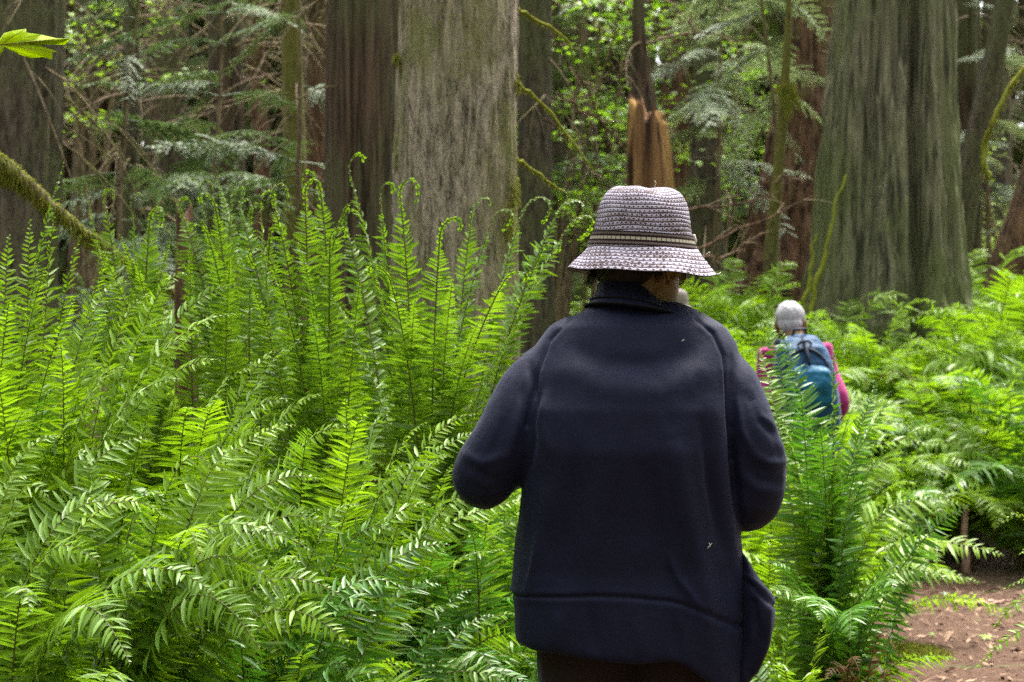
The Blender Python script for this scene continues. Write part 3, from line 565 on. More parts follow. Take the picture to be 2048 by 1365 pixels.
# ---------------------------------------------------------------- sword ferns
def frond_mesh(P, W=0.108, t0=.14, spacing=.0115, roll=0.0, hook=0.0, hookdir=None, lod=1, rg=rng, name='frond', curl=.25, up=None, fwd=.10):
    """a frond along the curve P: stalk, and two ranks of narrow pointed leaflets, each its own little folded blade.
    hook > 0 bends the unopened tip over like a crozier with bead-like leaflets."""
    P = np.asarray(P, float); mb = MB(); nmain = len(P)
    if hook > 0:
        T = P[-1]-P[-2]; T /= np.linalg.norm(T); H = hookdir-T*T.dot(hookdir); H /= np.linalg.norm(H)
        r = hook*rg.uniform(.8, 1.2); th = np.linspace(0, R(rg.uniform(140, 215)), 15)[1:]; rr = r*(1-.45*th/th[-1])
        P = np.concatenate([P, P[-1]+np.sin(th)[:, None]*T*r+(1-np.cos(th))[:, None]*H*rr[:, None]])
    seg = np.linalg.norm(np.diff(P, axis=0), axis=1); s = np.concatenate([[0], np.cumsum(seg)]); Ltot = s[-1]; Lm = s[nmain-1]
    T = np.gradient(P, s, axis=0); T /= np.linalg.norm(T, axis=1)[:, None]
    out = P[nmain-1]-P[0]; out[2] = 0; out = out/(np.linalg.norm(out)+1e-9)
    B0 = np.cross(out, (0, 0, 1.0)) if up is None else np.cross(out, up); B0 /= np.linalg.norm(B0)+1e-9
    B = B0-T*(T@B0)[:, None]; B /= np.linalg.norm(B, axis=1)[:, None]; N = np.cross(B, T)
    if (N[nmain//2] @ (np.array((0, 0, 1.0))-out*.6)) < 0: N = -N
    ro = roll+.25*vnoise(s*2.2, rg.random()*50, 0, 3); c_, s_ = np.cos(ro)[:, None], np.sin(ro)[:, None]; B, N = B*c_+N*s_, N*c_-B*s_
    mb.tube(P, np.interp(s/Ltot, [0, .3, 1], [.0036, .0026, .0018 if hook > 0 else .0007])*(1 if lod else 1.3), 4 if lod else 3, False)
    nst = sum(len(v) for v in mb.V); nq0 = sum(len(q) for q in mb.Q)
    n = max(8, int(Ltot*(1-t0)/spacing)); u = t0+(1-t0)*(np.arange(n)+.5)/n
    for sd in (-1, 1):
        t = np.clip(u+sd*.25/n+rg.normal(0, .12/n, n), t0, .999); ss = t*Ltot
        q = lambda A: np.stack([np.interp(ss, s, A[:, i]) for i in range(3)], 1)
        p, tt, bb, nn = q(P), q(T), q(B), q(N)
        tm = (t-t0)/(1-t0); L = W*np.clip(tm/.10, .45, 1)**.5*np.where(tm > .52, 1-.97*np.clip((tm-.52)/.48, 0, 1)**1.8, 1)*rg.uniform(.88, 1.08, n); L = np.maximum(L, .006)
        L = L if hook <= 0 else W*np.clip(tm/.10, .45, 1)**.5*np.where(tm > .6, 1-.6*np.clip((tm-.6)/.4, 0, 1)**1.5, 1)*rg.uniform(.88, 1.08, n); gone = rg.random(n) < .015; L = np.where(gone, .004, L)
        hk = (ss > Lm*.97) if hook > 0 else np.zeros(n, bool)
        if hook > 0:
            L = np.where(hk & (np.arange(n) % 2 > 0), .006, np.where(hk, .011, np.where(ss > Lm*.80, np.minimum(L, .016+.42*np.maximum(Lm*.97-ss, 0)), L)))
        a = fwd+.42*tm**2.5+rg.normal(0, .13, n); d = bb*sd*np.cos(a)[:, None]+tt*np.sin(a)[:, None]
        lift = rg.normal(.0, .2, n); d = d+nn*lift[:, None]; d /= np.linalg.norm(d, axis=1)[:, None]
        e = np.cross(nn, d); e /= np.linalg.norm(e, axis=1)[:, None]; e *= np.sign((e*tt).sum(1))[:, None]; m = np.cross(d, e); m *= np.sign((m*nn).sum(1))[:, None]
        tw = rg.normal(0, .42, n)+.18*sd*0; e, m = e*np.cos(tw)[:, None]+m*np.sin(tw)[:, None], m*np.cos(tw)[:, None]-e*np.sin(tw)[:, None]
        w = np.where(hk, .0055, np.minimum(.0026+.034*L, spacing*.55))*rg.uniform(.85, 1.15, n); fal = curl*rg.uniform(.5, 1.5, n); dr = rg.uniform(.05, .32, n); gv = rg.uniform(.02, .16, n)
        def st(x, ww, off):
            c = p+d*(L*x)[:, None]+tt*(fal*L*x*x*.5)[:, None]-nn*(dr*L*x*x)[:, None]; c[:, 2] -= gv*L*x*x
            return c+e*(w*ww*off)[:, None]-m*(w*ww*abs(off)*-.35)[:, None]
        if lod == 2:
            V = np.stack([st(0, .55, -1), st(0, .1, 0), st(0, .55, 1), st(.3, 1, -1), st(.3, 1, 0), st(.3, 1, 1), st(.68, .72, -1), st(.68, .7, 0), st(.68, .72, 1), st(1, 0, 0)], 1); k = 10
            Qp = [(0, 1, 4, 3), (1, 2, 5, 4), (3, 4, 7, 6), (4, 5, 8, 7)]; Tp = [(6, 7, 9), (7, 8, 9)]
        elif lod == 1:
            V = np.stack([st(0, .5, -1), st(0, .5, 1), st(.4, 1, -1), st(.4, 1, 1), st(.75, .62, -1), st(.75, .62, 1), st(1, 0, 0)], 1); k = 7
            Qp = [(0, 1, 3, 2), (2, 3, 5, 4)]; Tp = [(4, 5, 6)]
        else:
            V = np.stack([st(0, .7, -1), st(0, .7, 1), st(.55, 1.1, 1), st(1, 0, 0), st(.55, 1.1, -1)], 1); k = 5; Qp = [(0, 1, 2, 4)]; Tp = [(4, 2, 3)]
        o = (np.arange(n)*k)[:, None, None]; mb.add(V.reshape(-1, 3), (np.array(Qp)[None]+o).reshape(-1, 4), (np.array(Tp)[None]+o).reshape(-1, 3))
    me = mb.mesh(name, True); nq = sum(len(x) for x in mb.Q); nt_ = sum(len(x) for x in mb.T)
    mi = np.ones(nq+nt_, np.int32); mi[:nq0] = 0
    if len(me.polygons) == len(mi): me.materials.append(M['rachis']); me.materials.append(None); me.polygons.foreach_set('material_index', mi)
    else: me.materials.append(M['fern']); me.materials.append(None)
    return me

def frond_obj(me, mat, parent, loc=None, rot=None, scale=None):
    o = bpy.data.objects.new('frond', me); COL.objects.link(o); o.parent = parent
    o.material_slots[1].link = 'OBJECT'; o.material_slots[1].material = M[mat]
    if loc is not None: o.location = loc
    if rot is not None: o.rotation_euler = rot
    if scale is not None: o.scale = scale
    return o

FG = 'sword ferns'
def fern_base(px, Y, up=.0): b = at(px, 682, Y); b[2] = float(gz(b[0], Y))+up; return b

def hero_fern(label, px, Y, fronds, fill=0, seed=0, bias=None, Lr=(.9, 1.3), mats=('fern',), W=0.104, el=(.55, 1.25), hooked=0.0, up=.0, lod=2, spread=.05, group=FG, sp=.0125):
    """fronds: (tip_px, tip_py, tip_Y, over, roll, hook) - how far the frond overshoots upward before it comes down to its tip"""
    b = fern_base(px, Y, up); rg = np.random.default_rng(900+seed); t = thing('sword_fern', label, 'fern', b, 0, group)
    for (tx, ty, tY, ov, roll, hook) in fronds:
        tip = at(tx, ty, tY)-b; o = np.array((rg.normal(0, spread), rg.normal(0, spread), 0)); h = tip*np.array((1, 1, 0)); hz = max(tip[2], .25)
        c = o+h*(.15 if ov < .95 else .36)+np.array((0, 0, hz*(ov+(.07 if ov < .95 else 0)))); P = bez(o, c, tip, 30); hd = None
        if hook: hd = np.array((math.copysign(1, tip[0]) if abs(hook) == hook else -math.copysign(1, tip[0]), rg.normal(0, .35), -.25))
        me = frond_mesh(P, W*rg.uniform(.85, 1.1), rg.uniform(.10, .2), sp*rg.uniform(.92, 1.08), R(roll)+rg.normal(0, .15), abs(hook), hd, lod, rg)
        frond_obj(me, mats[rg.integers(0, len(mats))], t)
    for i in range(int(fill*1.5)):
        a = rg.uniform(0, 6.28) if bias is None else rg.normal(bias[0], bias[1]); L = rg.uniform(*Lr); e0 = rg.uniform(*el)
        o = np.array((rg.normal(0, spread), rg.normal(0, spread), 0)); hd = np.array((math.cos(a), math.sin(a), 0)); tip = o+hd*L*math.cos(e0)*rg.uniform(.85, 1.05)+np.array((0, 0, L*math.sin(e0)*rg.uniform(.55, .95)))
        c = o+hd*L*math.cos(e0)*.33+np.array((0, 0, L*math.sin(e0)*rg.uniform(.75, 1.0))); P = bez(o, c, tip, 24)
        hk = hooked > rg.random(); me = frond_mesh(P, W*rg.uniform(.8, 1.08), rg.uniform(.10, .2), sp*rg.uniform(.92, 1.1), rg.normal(0, .5), .045 if hk else 0, hd+np.array((0, 0, -.2)) if hk else None, min(lod, 2), rg)
        frond_obj(me, 'fern_dry' if rg.random() < .05 else mats[rg.integers(0, len(mats))], t)
    return t

# A: tall upright ferns with unrolling tips, in front of the maple and the red cedar
K = .045
hero_fern('tall upright fern with curled tips fanning out in front of the grey maple trunk', 845, 6.1,
    [(760, 395, 6.0, .62, 12, -.05), (700, 352, 5.9, .60, 25, -.06), (800, 392, 6.0, .7, -8, -.04), (880, 470, 5.8, .7, 5, K), (945, 425, 6.1, .62, -20, K), (985, 440, 6.0, .62, -14, K), (1045, 425, 6.1, .6, -25, .055), (1120, 420, 6.2, .58, -28, K), (1140, 450, 6.0, .58, -22, .05), (1085, 500, 5.9, .6, -20, K),
     (905, 560, 5.7, .7, 10, 0), (1010, 560, 5.7, .66, -12, K), (960, 640, 5.6, .75, -8, 0), (690, 450, 6.2, .62, 20, -.045), (740, 520, 5.8, .7, 14, 0), (830, 600, 5.6, .75, 4, 0), (780, 560, 5.7, .7, 10, K), (1060, 620, 5.7, .65, -18, 0), (640, 560, 6.1, .66, 18, 0)],
    fill=26, seed=1, Lr=(.8, 1.2), el=(.75, 1.38), mats=('fern', 'fern', 'fern'), W=.080, sp=.0098, bias=(0, 2.2))
hero_fern('tall upright fern with a row of curled tips, left of the one before the maple', 640, 6.3,
    [(545, 400, 6.2, .62, 10, -.045), (520, 412, 6.3, .62, 22, -.04), (610, 388, 6.2, .66, 8, -.05), (640, 378, 6.3, .68, -6, -.05), (690, 420, 6.2, .66, -14, K), (480, 420, 6.4, .6, 24, -.04), (590, 470, 6.0, .7, 8, 0), (660, 480, 6.0, .7, -10, K), (540, 520, 6.0, .66, 16, K), (720, 560, 6.0, .66, -18, 0), (500, 560, 6.0, .64, 18, 0), (620, 620, 5.8, .75, 0, 0)],
    fill=26, seed=2, Lr=(.8, 1.2), el=(.75, 1.38), mats=('fern', 'fern', 'fern'), W=.074, sp=.0098, bias=(0, 2.2))
hero_fern('dense upright fern with crowded curled tips beside the narrow rotten stump', 470, 6.6,
    [(400, 392, 6.6, .64, 10, -.04), (430, 410, 6.5, .66, 6, K), (465, 395, 6.6, .66, -4, -.035), (500, 432, 6.5, .64, -14, K), (360, 420, 6.6, .62, 22, -.04), (435, 362, 6.8, .7, -10, 0), (415, 470, 6.3, .7, 6, K), (540, 470, 6.4, .62, -20, K), (380, 500, 6.3, .66, 16, 0), (460, 520, 6.2, .74, 0, 0), (340, 470, 6.5, .62, 18, K)],
    fill=26, seed=3, Lr=(.8, 1.2), el=(.75, 1.38), mats=('fern', 'fern', 'fern'), W=.074, sp=.0098, bias=(0, 2.2))
hero_fern('loose fern with straight feathery fronds right of the mossy limb', 290, 6.5,
    [(172, 382, 6.4, .64, 22, 0), (208, 400, 6.5, .64, 10, -.03), (262, 410, 6.5, .68, 4, -.03), (320, 395, 6.6, .66, -8, 0), (300, 440, 6.3, .7, 0, K), (240, 470, 6.2, .68, 10, 0), (190, 480, 6.2, .64, 18, 0), (340, 480, 6.3, .66, -12, 0), (270, 520, 6.1, .7, 4, 0)],
    fill=26, seed=4, Lr=(.8, 1.2), el=(.75, 1.38), mats=('fern', 'fern', 'fern'), W=.074, sp=.0098, bias=(0, 2.2))
# B: left edge
hero_fern('light green fern at the left edge whose one long frond crosses the mossy limb', 30, 5.2,
    [(128, 326, 5.2, .66, -20, 0), (110, 420, 5.2, .7, -12, 0), (60, 440, 5.3, .72, -4, 0), (18, 470, 5.2, .74, 6, 0), (160, 470, 5.1, .68, -18, 0), (212, 520, 5.0, .66, -24, 0), (-30, 430, 5.3, .7, 12, 0), (90, 540, 4.9, .74, -10, 0), (150, 600, 4.8, .72, -16, 0), (20, 600, 4.8, .78, 6, 0), (-40, 560, 4.9, .74, 14, 0)],
    fill=8, seed=5, Lr=(.8, 1.15), el=(.45, 1.15), W=0.104, mats=('fern', 'fern_bright'))
# C: wind-combed foreground ferns
hero_fern('big shiny fern with arching fronds swept to the right, in front of the rotten stump', 60, 4.75,
    [(372, 548, 4.8, 1.02, -48, 0), (474, 572, 4.75, 1.0, -52, 0), (470, 628, 4.6, .98, -46, 0), (398, 668, 4.5, 1.0, -40, 0), (300, 590, 4.8, 1.0, -40, 0), (330, 640, 4.6, 1.02, -52, 0), (245, 560, 4.9, .95, -30, 0), (216, 640, 4.6, .95, -36, 0), (440, 720, 4.5, 1.0, -48, 0), (360, 760, 4.4, 1.02, -44, 0), (120, 690, 4.5, .98, -20, 0), (-20, 720, 4.5, .95, 20, 0), (250, 740, 4.4, 1.05, -40, 0)],
    fill=12, seed=6, bias=(-.15, .9), Lr=(.8, 1.2), el=(.5, 1.0), W=0.117, mats=('fern', 'fern_bright', 'fern_bright'))
hero_fern('yellow-green fern with one long frond reaching right below the fanned upright ferns', 330, 4.9,
    [(600, 684, 4.8, .95, -40, 0), (556, 700, 4.9, .95, -46, 0), (500, 740, 4.7, 1.0, -30, 0), (640, 790, 4.8, .98, -44, 0), (575, 800, 4.5, 1.02, -50, 0), (440, 800, 4.5, 1.0, -20, 0), (700, 850, 4.7, 1.0, -42, 0), (380, 820, 4.4, 1.05, 10, 0), (520, 860, 4.4, 1.05, -46, 0)],
    fill=12, seed=7, bias=(-.1, 1.0), Lr=(.75, 1.1), el=(.45, 1.0), W=0.114, mats=('fern', 'fern_bright', 'fern_bright'))
hero_fern('fern with broad pale fronds just left of the jacket elbow', 640, 4.9,
    [(790, 783, 4.8, .9, -30, 0), (855, 845, 4.8, .95, -34, 0), (950, 828, 4.9, .9, -30, 0), (985, 860, 5.0, .9, -26, 0), (735, 825, 4.7, 1.0, 26, 0), (900, 910, 4.7, .98, -36, 0), (690, 800, 4.8, .9, 10, 0), (820, 930, 4.6, 1.02, -40, 0), (620, 860, 4.6, .98, 30, 0), (1010, 960, 4.9, .9, -24, 0), (760, 960, 4.5, 1.02, -36, 0), (1060, 1000, 5.0, .88, -24, 0)],
    fill=12, seed=8, bias=(.0, 1.2), Lr=(.7, 1.05), el=(.4, 1.05), W=0.109, mats=('fern', 'fern_bright'))
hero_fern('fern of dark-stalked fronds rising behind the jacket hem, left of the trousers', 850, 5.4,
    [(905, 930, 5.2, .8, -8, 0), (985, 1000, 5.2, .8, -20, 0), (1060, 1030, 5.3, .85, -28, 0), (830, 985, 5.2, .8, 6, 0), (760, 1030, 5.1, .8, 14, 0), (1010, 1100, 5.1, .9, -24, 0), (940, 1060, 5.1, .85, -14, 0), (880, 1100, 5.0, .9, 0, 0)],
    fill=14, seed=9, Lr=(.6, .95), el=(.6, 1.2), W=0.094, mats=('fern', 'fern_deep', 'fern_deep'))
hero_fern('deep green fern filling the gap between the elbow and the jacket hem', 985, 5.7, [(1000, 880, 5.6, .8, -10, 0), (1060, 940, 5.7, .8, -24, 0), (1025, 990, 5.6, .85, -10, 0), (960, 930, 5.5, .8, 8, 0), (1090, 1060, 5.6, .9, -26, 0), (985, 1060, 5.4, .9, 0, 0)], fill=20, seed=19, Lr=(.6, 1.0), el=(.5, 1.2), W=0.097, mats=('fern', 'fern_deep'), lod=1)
hero_fern('low arching fern at the bottom left corner with hanging leaflets', -60, 4.15,
    [(340, 1040, 4.1, 1.25, -30, 0), (560, 1075, 4.1, 1.2, -40, 0), (262, 1018, 4.15, 1.15, -35, 0), (620, 1100, 4.1, 1.25, -48, 0), (200, 1130, 4.0, 1.25, -24, 0), (100, 1000, 4.1, 1.2, -20, 0), (430, 1190, 3.9, 1.3, -40, 0), (260, 1330, 3.7, 1.5, -30, 0), (60, 1230, 3.8, 1.3, 10, 0), (120, 870, 4.4, 1.0, -20, 0), (300, 880, 4.4, 1.05, -40, 0), (-20, 900, 4.3, 1.0, 10, 0), (60, 960, 4.2, 1.1, -20, 0)],
    fill=10, seed=10, bias=(.2, 1.0), Lr=(.7, 1.1), el=(.35, .95), W=0.119, mats=('fern', 'fern_bright', 'fern'))
hero_fern('fern with long fronds bowed over to the right in the lower left foreground', 210, 4.2,
    [(500, 905, 4.3, 1.1, -44, 0), (640, 960, 4.3, 1.1, -50, 0), (420, 930, 4.2, 1.15, -36, 0), (660, 1060, 4.1, 1.2, -46, 0), (560, 1180, 3.95, 1.35, -48, 0), (680, 1190, 4.1, 1.25, -40, 0), (520, 1300, 3.85, 1.5, -44, 0), (330, 1010, 4.1, 1.2, -10, 0), (700, 1290, 4.0, 1.4, -46, 0), (400, 1120, 3.95, 1.3, -20, 0), (160, 900, 4.3, 1.0, 20, 0), (240, 960, 4.2, 1.1, 10, 0), (590, 850, 4.5, 1.0, -44, 0)],
    fill=12, seed=11, bias=(-.1, .9), Lr=(.7, 1.05), el=(.35, .95), W=0.117, mats=('fern', 'fern', 'fern_bright'))
hero_fern('fern with fronds overlapping in the lower middle, left of the jacket hem', 480, 4.4,
    [(860, 1010, 4.5, 1.05, -38, 0), (790, 1060, 4.4, 1.1, -42, 0), (900, 1090, 4.5, 1.05, -34, 0), (720, 1010, 4.4, 1.05, -40, 0), (640, 1020, 4.4, 1.05, 20, 0), (820, 1180, 4.3, 1.2, -40, 0), (750, 1240, 4.2, 1.3, -36, 0), (600, 1130, 4.2, 1.15, -14, 0), (560, 1000, 4.4, 1.0, 20, 0), (880, 1170, 4.5, 1.1, -36, 0), (440, 1020, 4.3, 1.05, 30, 0)],
    fill=12, seed=12, bias=(.1, 1.2), Lr=(.65, .95), el=(.35, 1.0), W=0.109, mats=('fern', 'fern_deep', 'fern'))
hero_fern('small pale fern with herringbone fronds at the bottom edge, lower middle', 560, 4.3,
    [(545, 1240, 4.1, .95, 40, 0), (620, 1290, 4.1, 1.0, -30, 0), (690, 1330, 4.1, 1.05, -40, 0), (480, 1290, 4.0, 1.0, 40, 0), (760, 1350, 4.15, 1.05, -40, 0)], fill=10, seed=13, Lr=(.45, .8), el=(.4, 1.0), W=0.097, mats=('fern_deep', 'fern_deep', 'fern'))
hero_fern('low fern with a yellowing frond tip left of the trouser leg', 740, 4.75,
    [(895, 1255, 4.7, .9, -30, 0), (940, 1180, 4.9, .9, -24, 0), (985, 1230, 4.9, .9, -24, 0)], fill=8, seed=14, Lr=(.5, .8), el=(.4, 1.0), W=.07, mats=('fern_yellow', 'fern_deep', 'fern_deep'))
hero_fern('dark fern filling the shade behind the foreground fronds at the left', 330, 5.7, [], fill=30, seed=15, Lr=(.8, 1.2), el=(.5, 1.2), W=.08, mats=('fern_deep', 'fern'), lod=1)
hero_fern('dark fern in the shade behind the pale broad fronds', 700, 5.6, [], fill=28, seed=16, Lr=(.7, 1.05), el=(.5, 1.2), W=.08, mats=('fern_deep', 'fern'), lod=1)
hero_fern('leafy fern at the left border between upright and bowed ferns', -40, 4.9, [(100, 780, 4.6, 1.0, -30, 0), (180, 830, 4.5, 1.0, -36, 0), (60, 820, 4.5, 1.0, -10, 0)], fill=26, seed=17, bias=(0, 1.2), Lr=(.8, 1.1), el=(.4, 1.1), W=0.112, mats=('fern', 'fern_deep', 'fern'), lod=1)
# right of the man
hero_fern('dark shaggy fern beside the path, its fronds rising in front of the hiker', 1640, 5.7,
    [(1668, 682, 5.7, .55, 60, 0), (1755, 762, 5.8, .6, -24, 0), (1778, 800, 5.7, .62, -30, 0), (1560, 655, 6.0, .6, 20, 0), (1535, 640, 6.2, .6, 30, 0), (1600, 780, 5.6, .7, 10, 0), (1700, 830, 5.6, .68, -14, 0), (1770, 900, 5.6, .72, -26, 0), (1640, 860, 5.5, .78, 0, 0), (1560, 830, 5.7, .7, 16, 0), (1720, 920, 5.5, .8, -16, 0), (1520, 700, 6.1, .62, 22, 0),
     (1935, 1010, 5.5, .72, -70, 0), (1905, 1165, 5.45, 1.25, -20, 0), (1850, 1060, 5.5, .95, -40, 0), (1535, 1185, 5.3, 1.05, 34, 0), (1545, 1130, 5.4, 1.05, 30, 0), (1790, 1180, 5.3, 1.2, -30, 0), (1700, 1280, 5.1, 1.4, -10, 0), (1640, 1240, 5.1, 1.3, 14, 0), (1820, 1000, 5.6, .9, -34, 0)],
    fill=5, seed=27, Lr=(.55, .85), el=(.35, 1.2), W=0.104, mats=('fern', 'fern_deep', 'fern_deep'))
hero_fern('small light fern at the bottom edge between jacket pocket and path', 1590, 5.2, [(1660, 1235, 5.1, .95, -40, 0), (1600, 1200, 5.2, .9, 10, 0), (1640, 1345, 5.0, 1.0, -30, 0), (1530, 1260, 5.1, 1.0, 30, 0), (1560, 1330, 5.0, 1.0, 20, 0)], fill=12, seed=21, Lr=(.35, .6), el=(.3, 1.0), W=0.079, mats=('fern', 'fern_bright', 'fern_deep'))
hero_fern('withered brown fern hanging over the path edge', 1740, 5.35, [(1795, 1310, 5.25, 1.6, 10, 0), (1768, 1370, 5.2, 1.5, 0, 0), (1720, 1350, 5.2, 1.5, -20, 0), (1650, 1360, 5.2, 1.4, 10, 0)], fill=3, seed=22, Lr=(.3, .5), el=(.3, .8), W=.04, mats=('fern_dry',), up=.18)
hero_fern('fresh lime fern tips poking in from the lower right edge', 2330, 4.25, [(2008, 1045, 4.2, 1.15, 34, 0), (2008, 1180, 4.2, 1.25, 34, 0), (1990, 1255, 4.15, 1.35, 30, 0), (1955, 1335, 4.1, 1.5, 30, 0), (2040, 1110, 4.2, 1.2, 20, 0)], fill=0, seed=23, W=.055, mats=('fern_bright',))

# shared fronds for the ferns farther off
LIB = []
for i in range(16):
    rg = np.random.default_rng(500+i); L = 1.0; e0 = [1.25, 1.05, .85, .6][i % 4]+rg.normal(0, .06); dro = [.25, .5, .8, 1.0][i % 4]
    tip = np.array((L*math.cos(e0)*.95, 0, L*math.sin(e0)*(1-.42*dro))); c = np.array((L*math.cos(e0)*.35, rg.normal(0, .05), L*math.sin(e0)*.95)); P = bez((0, 0, 0), c, tip, 24)
    hk = .04 if i in (0, 4, 8) else 0; LIB.append(frond_mesh(P, .10, .12, .016, rg.normal(0, .2), hk, np.array((1, 0, -.3)), 1, rg))
WIDE = []
for i in range(12):
    rg = np.random.default_rng(700+i); e0 = [1.15, .95, .75][i % 3]+rg.normal(0, .07); dro = [.45, .8, 1.1][i % 3]
    tip = np.array((math.cos(e0)*1.0, rg.normal(0, .06), math.sin(e0)*(1-.45*dro))); P = bez((0, 0, 0), (math.cos(e0)*.36, rg.normal(0, .05), math.sin(e0)*1.0), tip, 24)
    WIDE.append(frond_mesh(P, .125, .10, .017, rg.normal(0, .3), 0, None, 1, rg))
def lib_fern(label, px, Y, n=26, s=1.0, seed=0, mats=('fern', 'fern_deep'), group=FG, up=0.0, low=.5, wide=False):
    b = fern_base(px, Y, up); rg = np.random.default_rng(3000+seed); t = thing('sword_fern', label, 'fern', b, 0, group)
    for i in range(n):
        k_ = rg.integers(0, 4)*4+(rg.integers(2, 4) if rg.random() < low else rg.integers(0, 3)); q = s*rg.uniform(.75, 1.15)
        frond_obj(WIDE[rg.integers(0, 12)] if wide else LIB[k_], ('fern_dry' if rg.random() < .012 else mats[rg.integers(0, len(mats))]), t, (rg.normal(0, .05), rg.normal(0, .05), 0), (rg.normal(0, .18), rg.normal(0, .12), rg.uniform(0, 6.28)), (q, q, q))
    return t
BANK = [('small fern in the dark hollow at the far path edge', 1875, 11.8, .6, 1), ('fern screening the legs of the grey-haired hiker', 1578, 8.3, 1.1, 0), ('tall fern left of the backpack reaching the hiker shoulder', 1518, 8.7, 1.12, 0), ('fern below the backpack at the inner path edge', 1655, 8.9, .85, 0), ('fern low between jacket sleeve and hiker', 1535, 7.4, .72, 0), ('fern filling the space at the foot of the maple, behind the fanned fronds', 760, 7.3, 1.25, 0), ('fern hiding the foot of the red and green cedar', 690, 7.6, 1.3, 0), ('fern behind the row of curled tips near the rotten stump', 560, 7.5, 1.3, 0), ('fern between maple foot and jacket sleeve', 985, 7.1, 1.15, 0), ('fern behind the mossy limb end', 420, 7.9, 1.2, 0), ('fern with drooping skirt of fronds at the far end of the visible path', 1790, 12.2, 1.15, 1), ('shaggy fern hanging over the far path edge, right of the one at the path end', 1915, 12.0, 1.2, 1), ('big fern cut by the right picture edge above the path', 2045, 11.6, 1.25, 1), ('bright fern right behind the backpack hiker, level with the shoulder', 1735, 12.9, 1.2, 0),
        ('sunlit fern at the foot of the huge cedar below its furrow', 1835, 13.2, 1.15, 0), ('sunlit fern at the foot of the huge cedar by its right flank', 1935, 13.4, 1.2, 0), ('tall bright fern right of the huge cedar near the leaning brown trunk', 2000, 14.2, 1.35, 0), ('fern with white shine beneath the brown leaning trunk', 2060, 13.2, 1.3, 0),
        ('bright fern left of the grey-haired hiker', 1508, 12.0, 1.25, 0), ('shiny pale fern close to the grey head', 1548, 11.2, 1.3, 0), ('fern between the hat-wearing far hiker and the bright ferns', 1440, 12.8, 1.2, 0), ('dark-shaded fern against the left foot of the huge cedar', 1690, 13.3, 1.15, 0),
        ('pale blurred fern left of the collar under the brim', 1080, 10.6, 1.2, 0), ('blurred fern between maple trunk and jacket shoulder', 1150, 11.8, 1.2, 0), ('fern hidden mostly behind the straw hat brim', 1230, 12.6, 1.2, 0), ('middle fern of the right bank, below the sunlit cedar ferns', 1870, 12.6, 1.15, 0), ('middle fern of the right bank nearest the right edge', 1985, 12.5, 1.2, 1),
        ('fern in front of the backpack on the path side', 1730, 11.3, .95, 1), ('lone fern before the leaning fir trunk', 1410, 14.5, 1.1, 0), ('fern at the very back between cedar and leaning brown trunk', 1960, 16.0, 1.4, 0), ('ferny tuft left of the mossy pole foot', 1490, 14.3, 1.1, 0)]
for i, (lb, px, Y, s, lowb) in enumerate(BANK):
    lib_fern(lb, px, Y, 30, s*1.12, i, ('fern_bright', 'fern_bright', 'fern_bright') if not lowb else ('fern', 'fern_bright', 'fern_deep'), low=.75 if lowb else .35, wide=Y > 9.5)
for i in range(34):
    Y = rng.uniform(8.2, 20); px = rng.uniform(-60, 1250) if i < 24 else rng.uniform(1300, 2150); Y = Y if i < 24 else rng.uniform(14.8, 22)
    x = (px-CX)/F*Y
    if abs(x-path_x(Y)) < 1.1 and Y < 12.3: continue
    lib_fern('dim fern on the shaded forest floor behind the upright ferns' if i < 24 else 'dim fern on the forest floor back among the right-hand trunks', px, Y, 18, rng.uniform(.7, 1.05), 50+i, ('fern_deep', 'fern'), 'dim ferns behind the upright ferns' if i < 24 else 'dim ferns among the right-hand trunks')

# close bright leaf at the upper left, hanging from a twig that comes in from outside
b = at(4, 92, 4.15); t = thing('maple_leaf', 'single lime-green lobed leaf hanging in from the upper left edge', 'leaf', b)
out = [(0, 82), (10, 68), (28, 64), (52, 58), (54, 66), (80, 68), (108, 74), (142, 77), (126, 88), (96, 86), (60, 83), (82, 92), (112, 102), (103, 105), (103, 119), (84, 113), (60, 116), (40, 110), (26, 104), (14, 97), (10, 105), (2, 116), (-14, 122), (-40, 108), (-30, 95), (-48, 82), (-22, 74)]
V = [at(x, y, 4.15)-b for x, y in out]; V = [v+np.array((0, -.012*math.cos(v[0]*30)+.25*v[2]*v[2]/.05*.1+.02*math.sin(v[0]*60+v[2]*90)*.3, 0)) for v in V]; cc = at(2, 90, 4.14)-b
mb = MB(); n = len(V); inner = [cc+(v-cc)*.5+np.array((0, -.004, 0)) for v in V]
mb.add([cc]+inner+V, [(1+i, 1+(i+1) % n, 1+n+(i+1) % n, 1+n+i) for i in range(n)], [(0, 1+(i+1) % n, 1+i) for i in range(n)]); lf = mb.obj('blade', M['maple_yellow'], t, smooth=True)
sm_ = lf.modifiers.new('t', 'SOLIDIFY'); sm_.thickness = .0006
mb = MB()
for q in ((138, 77), (100, 104), (50, 60), (84, 92)): mb.tube([cc+np.array((0, -.003, 0)), (cc+at(*q, 4.15)-b)/2+np.array((0, -.006, 0)), at(*q, 4.15)-b+np.array((0, -.003, 0))], [.0008, .0006, .0003], 4, False)
mb.tube([cc, at(-40, 60, 4.2)-b, at(-140, 30, 4.25)-b], [.0012, .0012, .0014], 5); mb.obj('stalk', M['fern_yellow'], t)
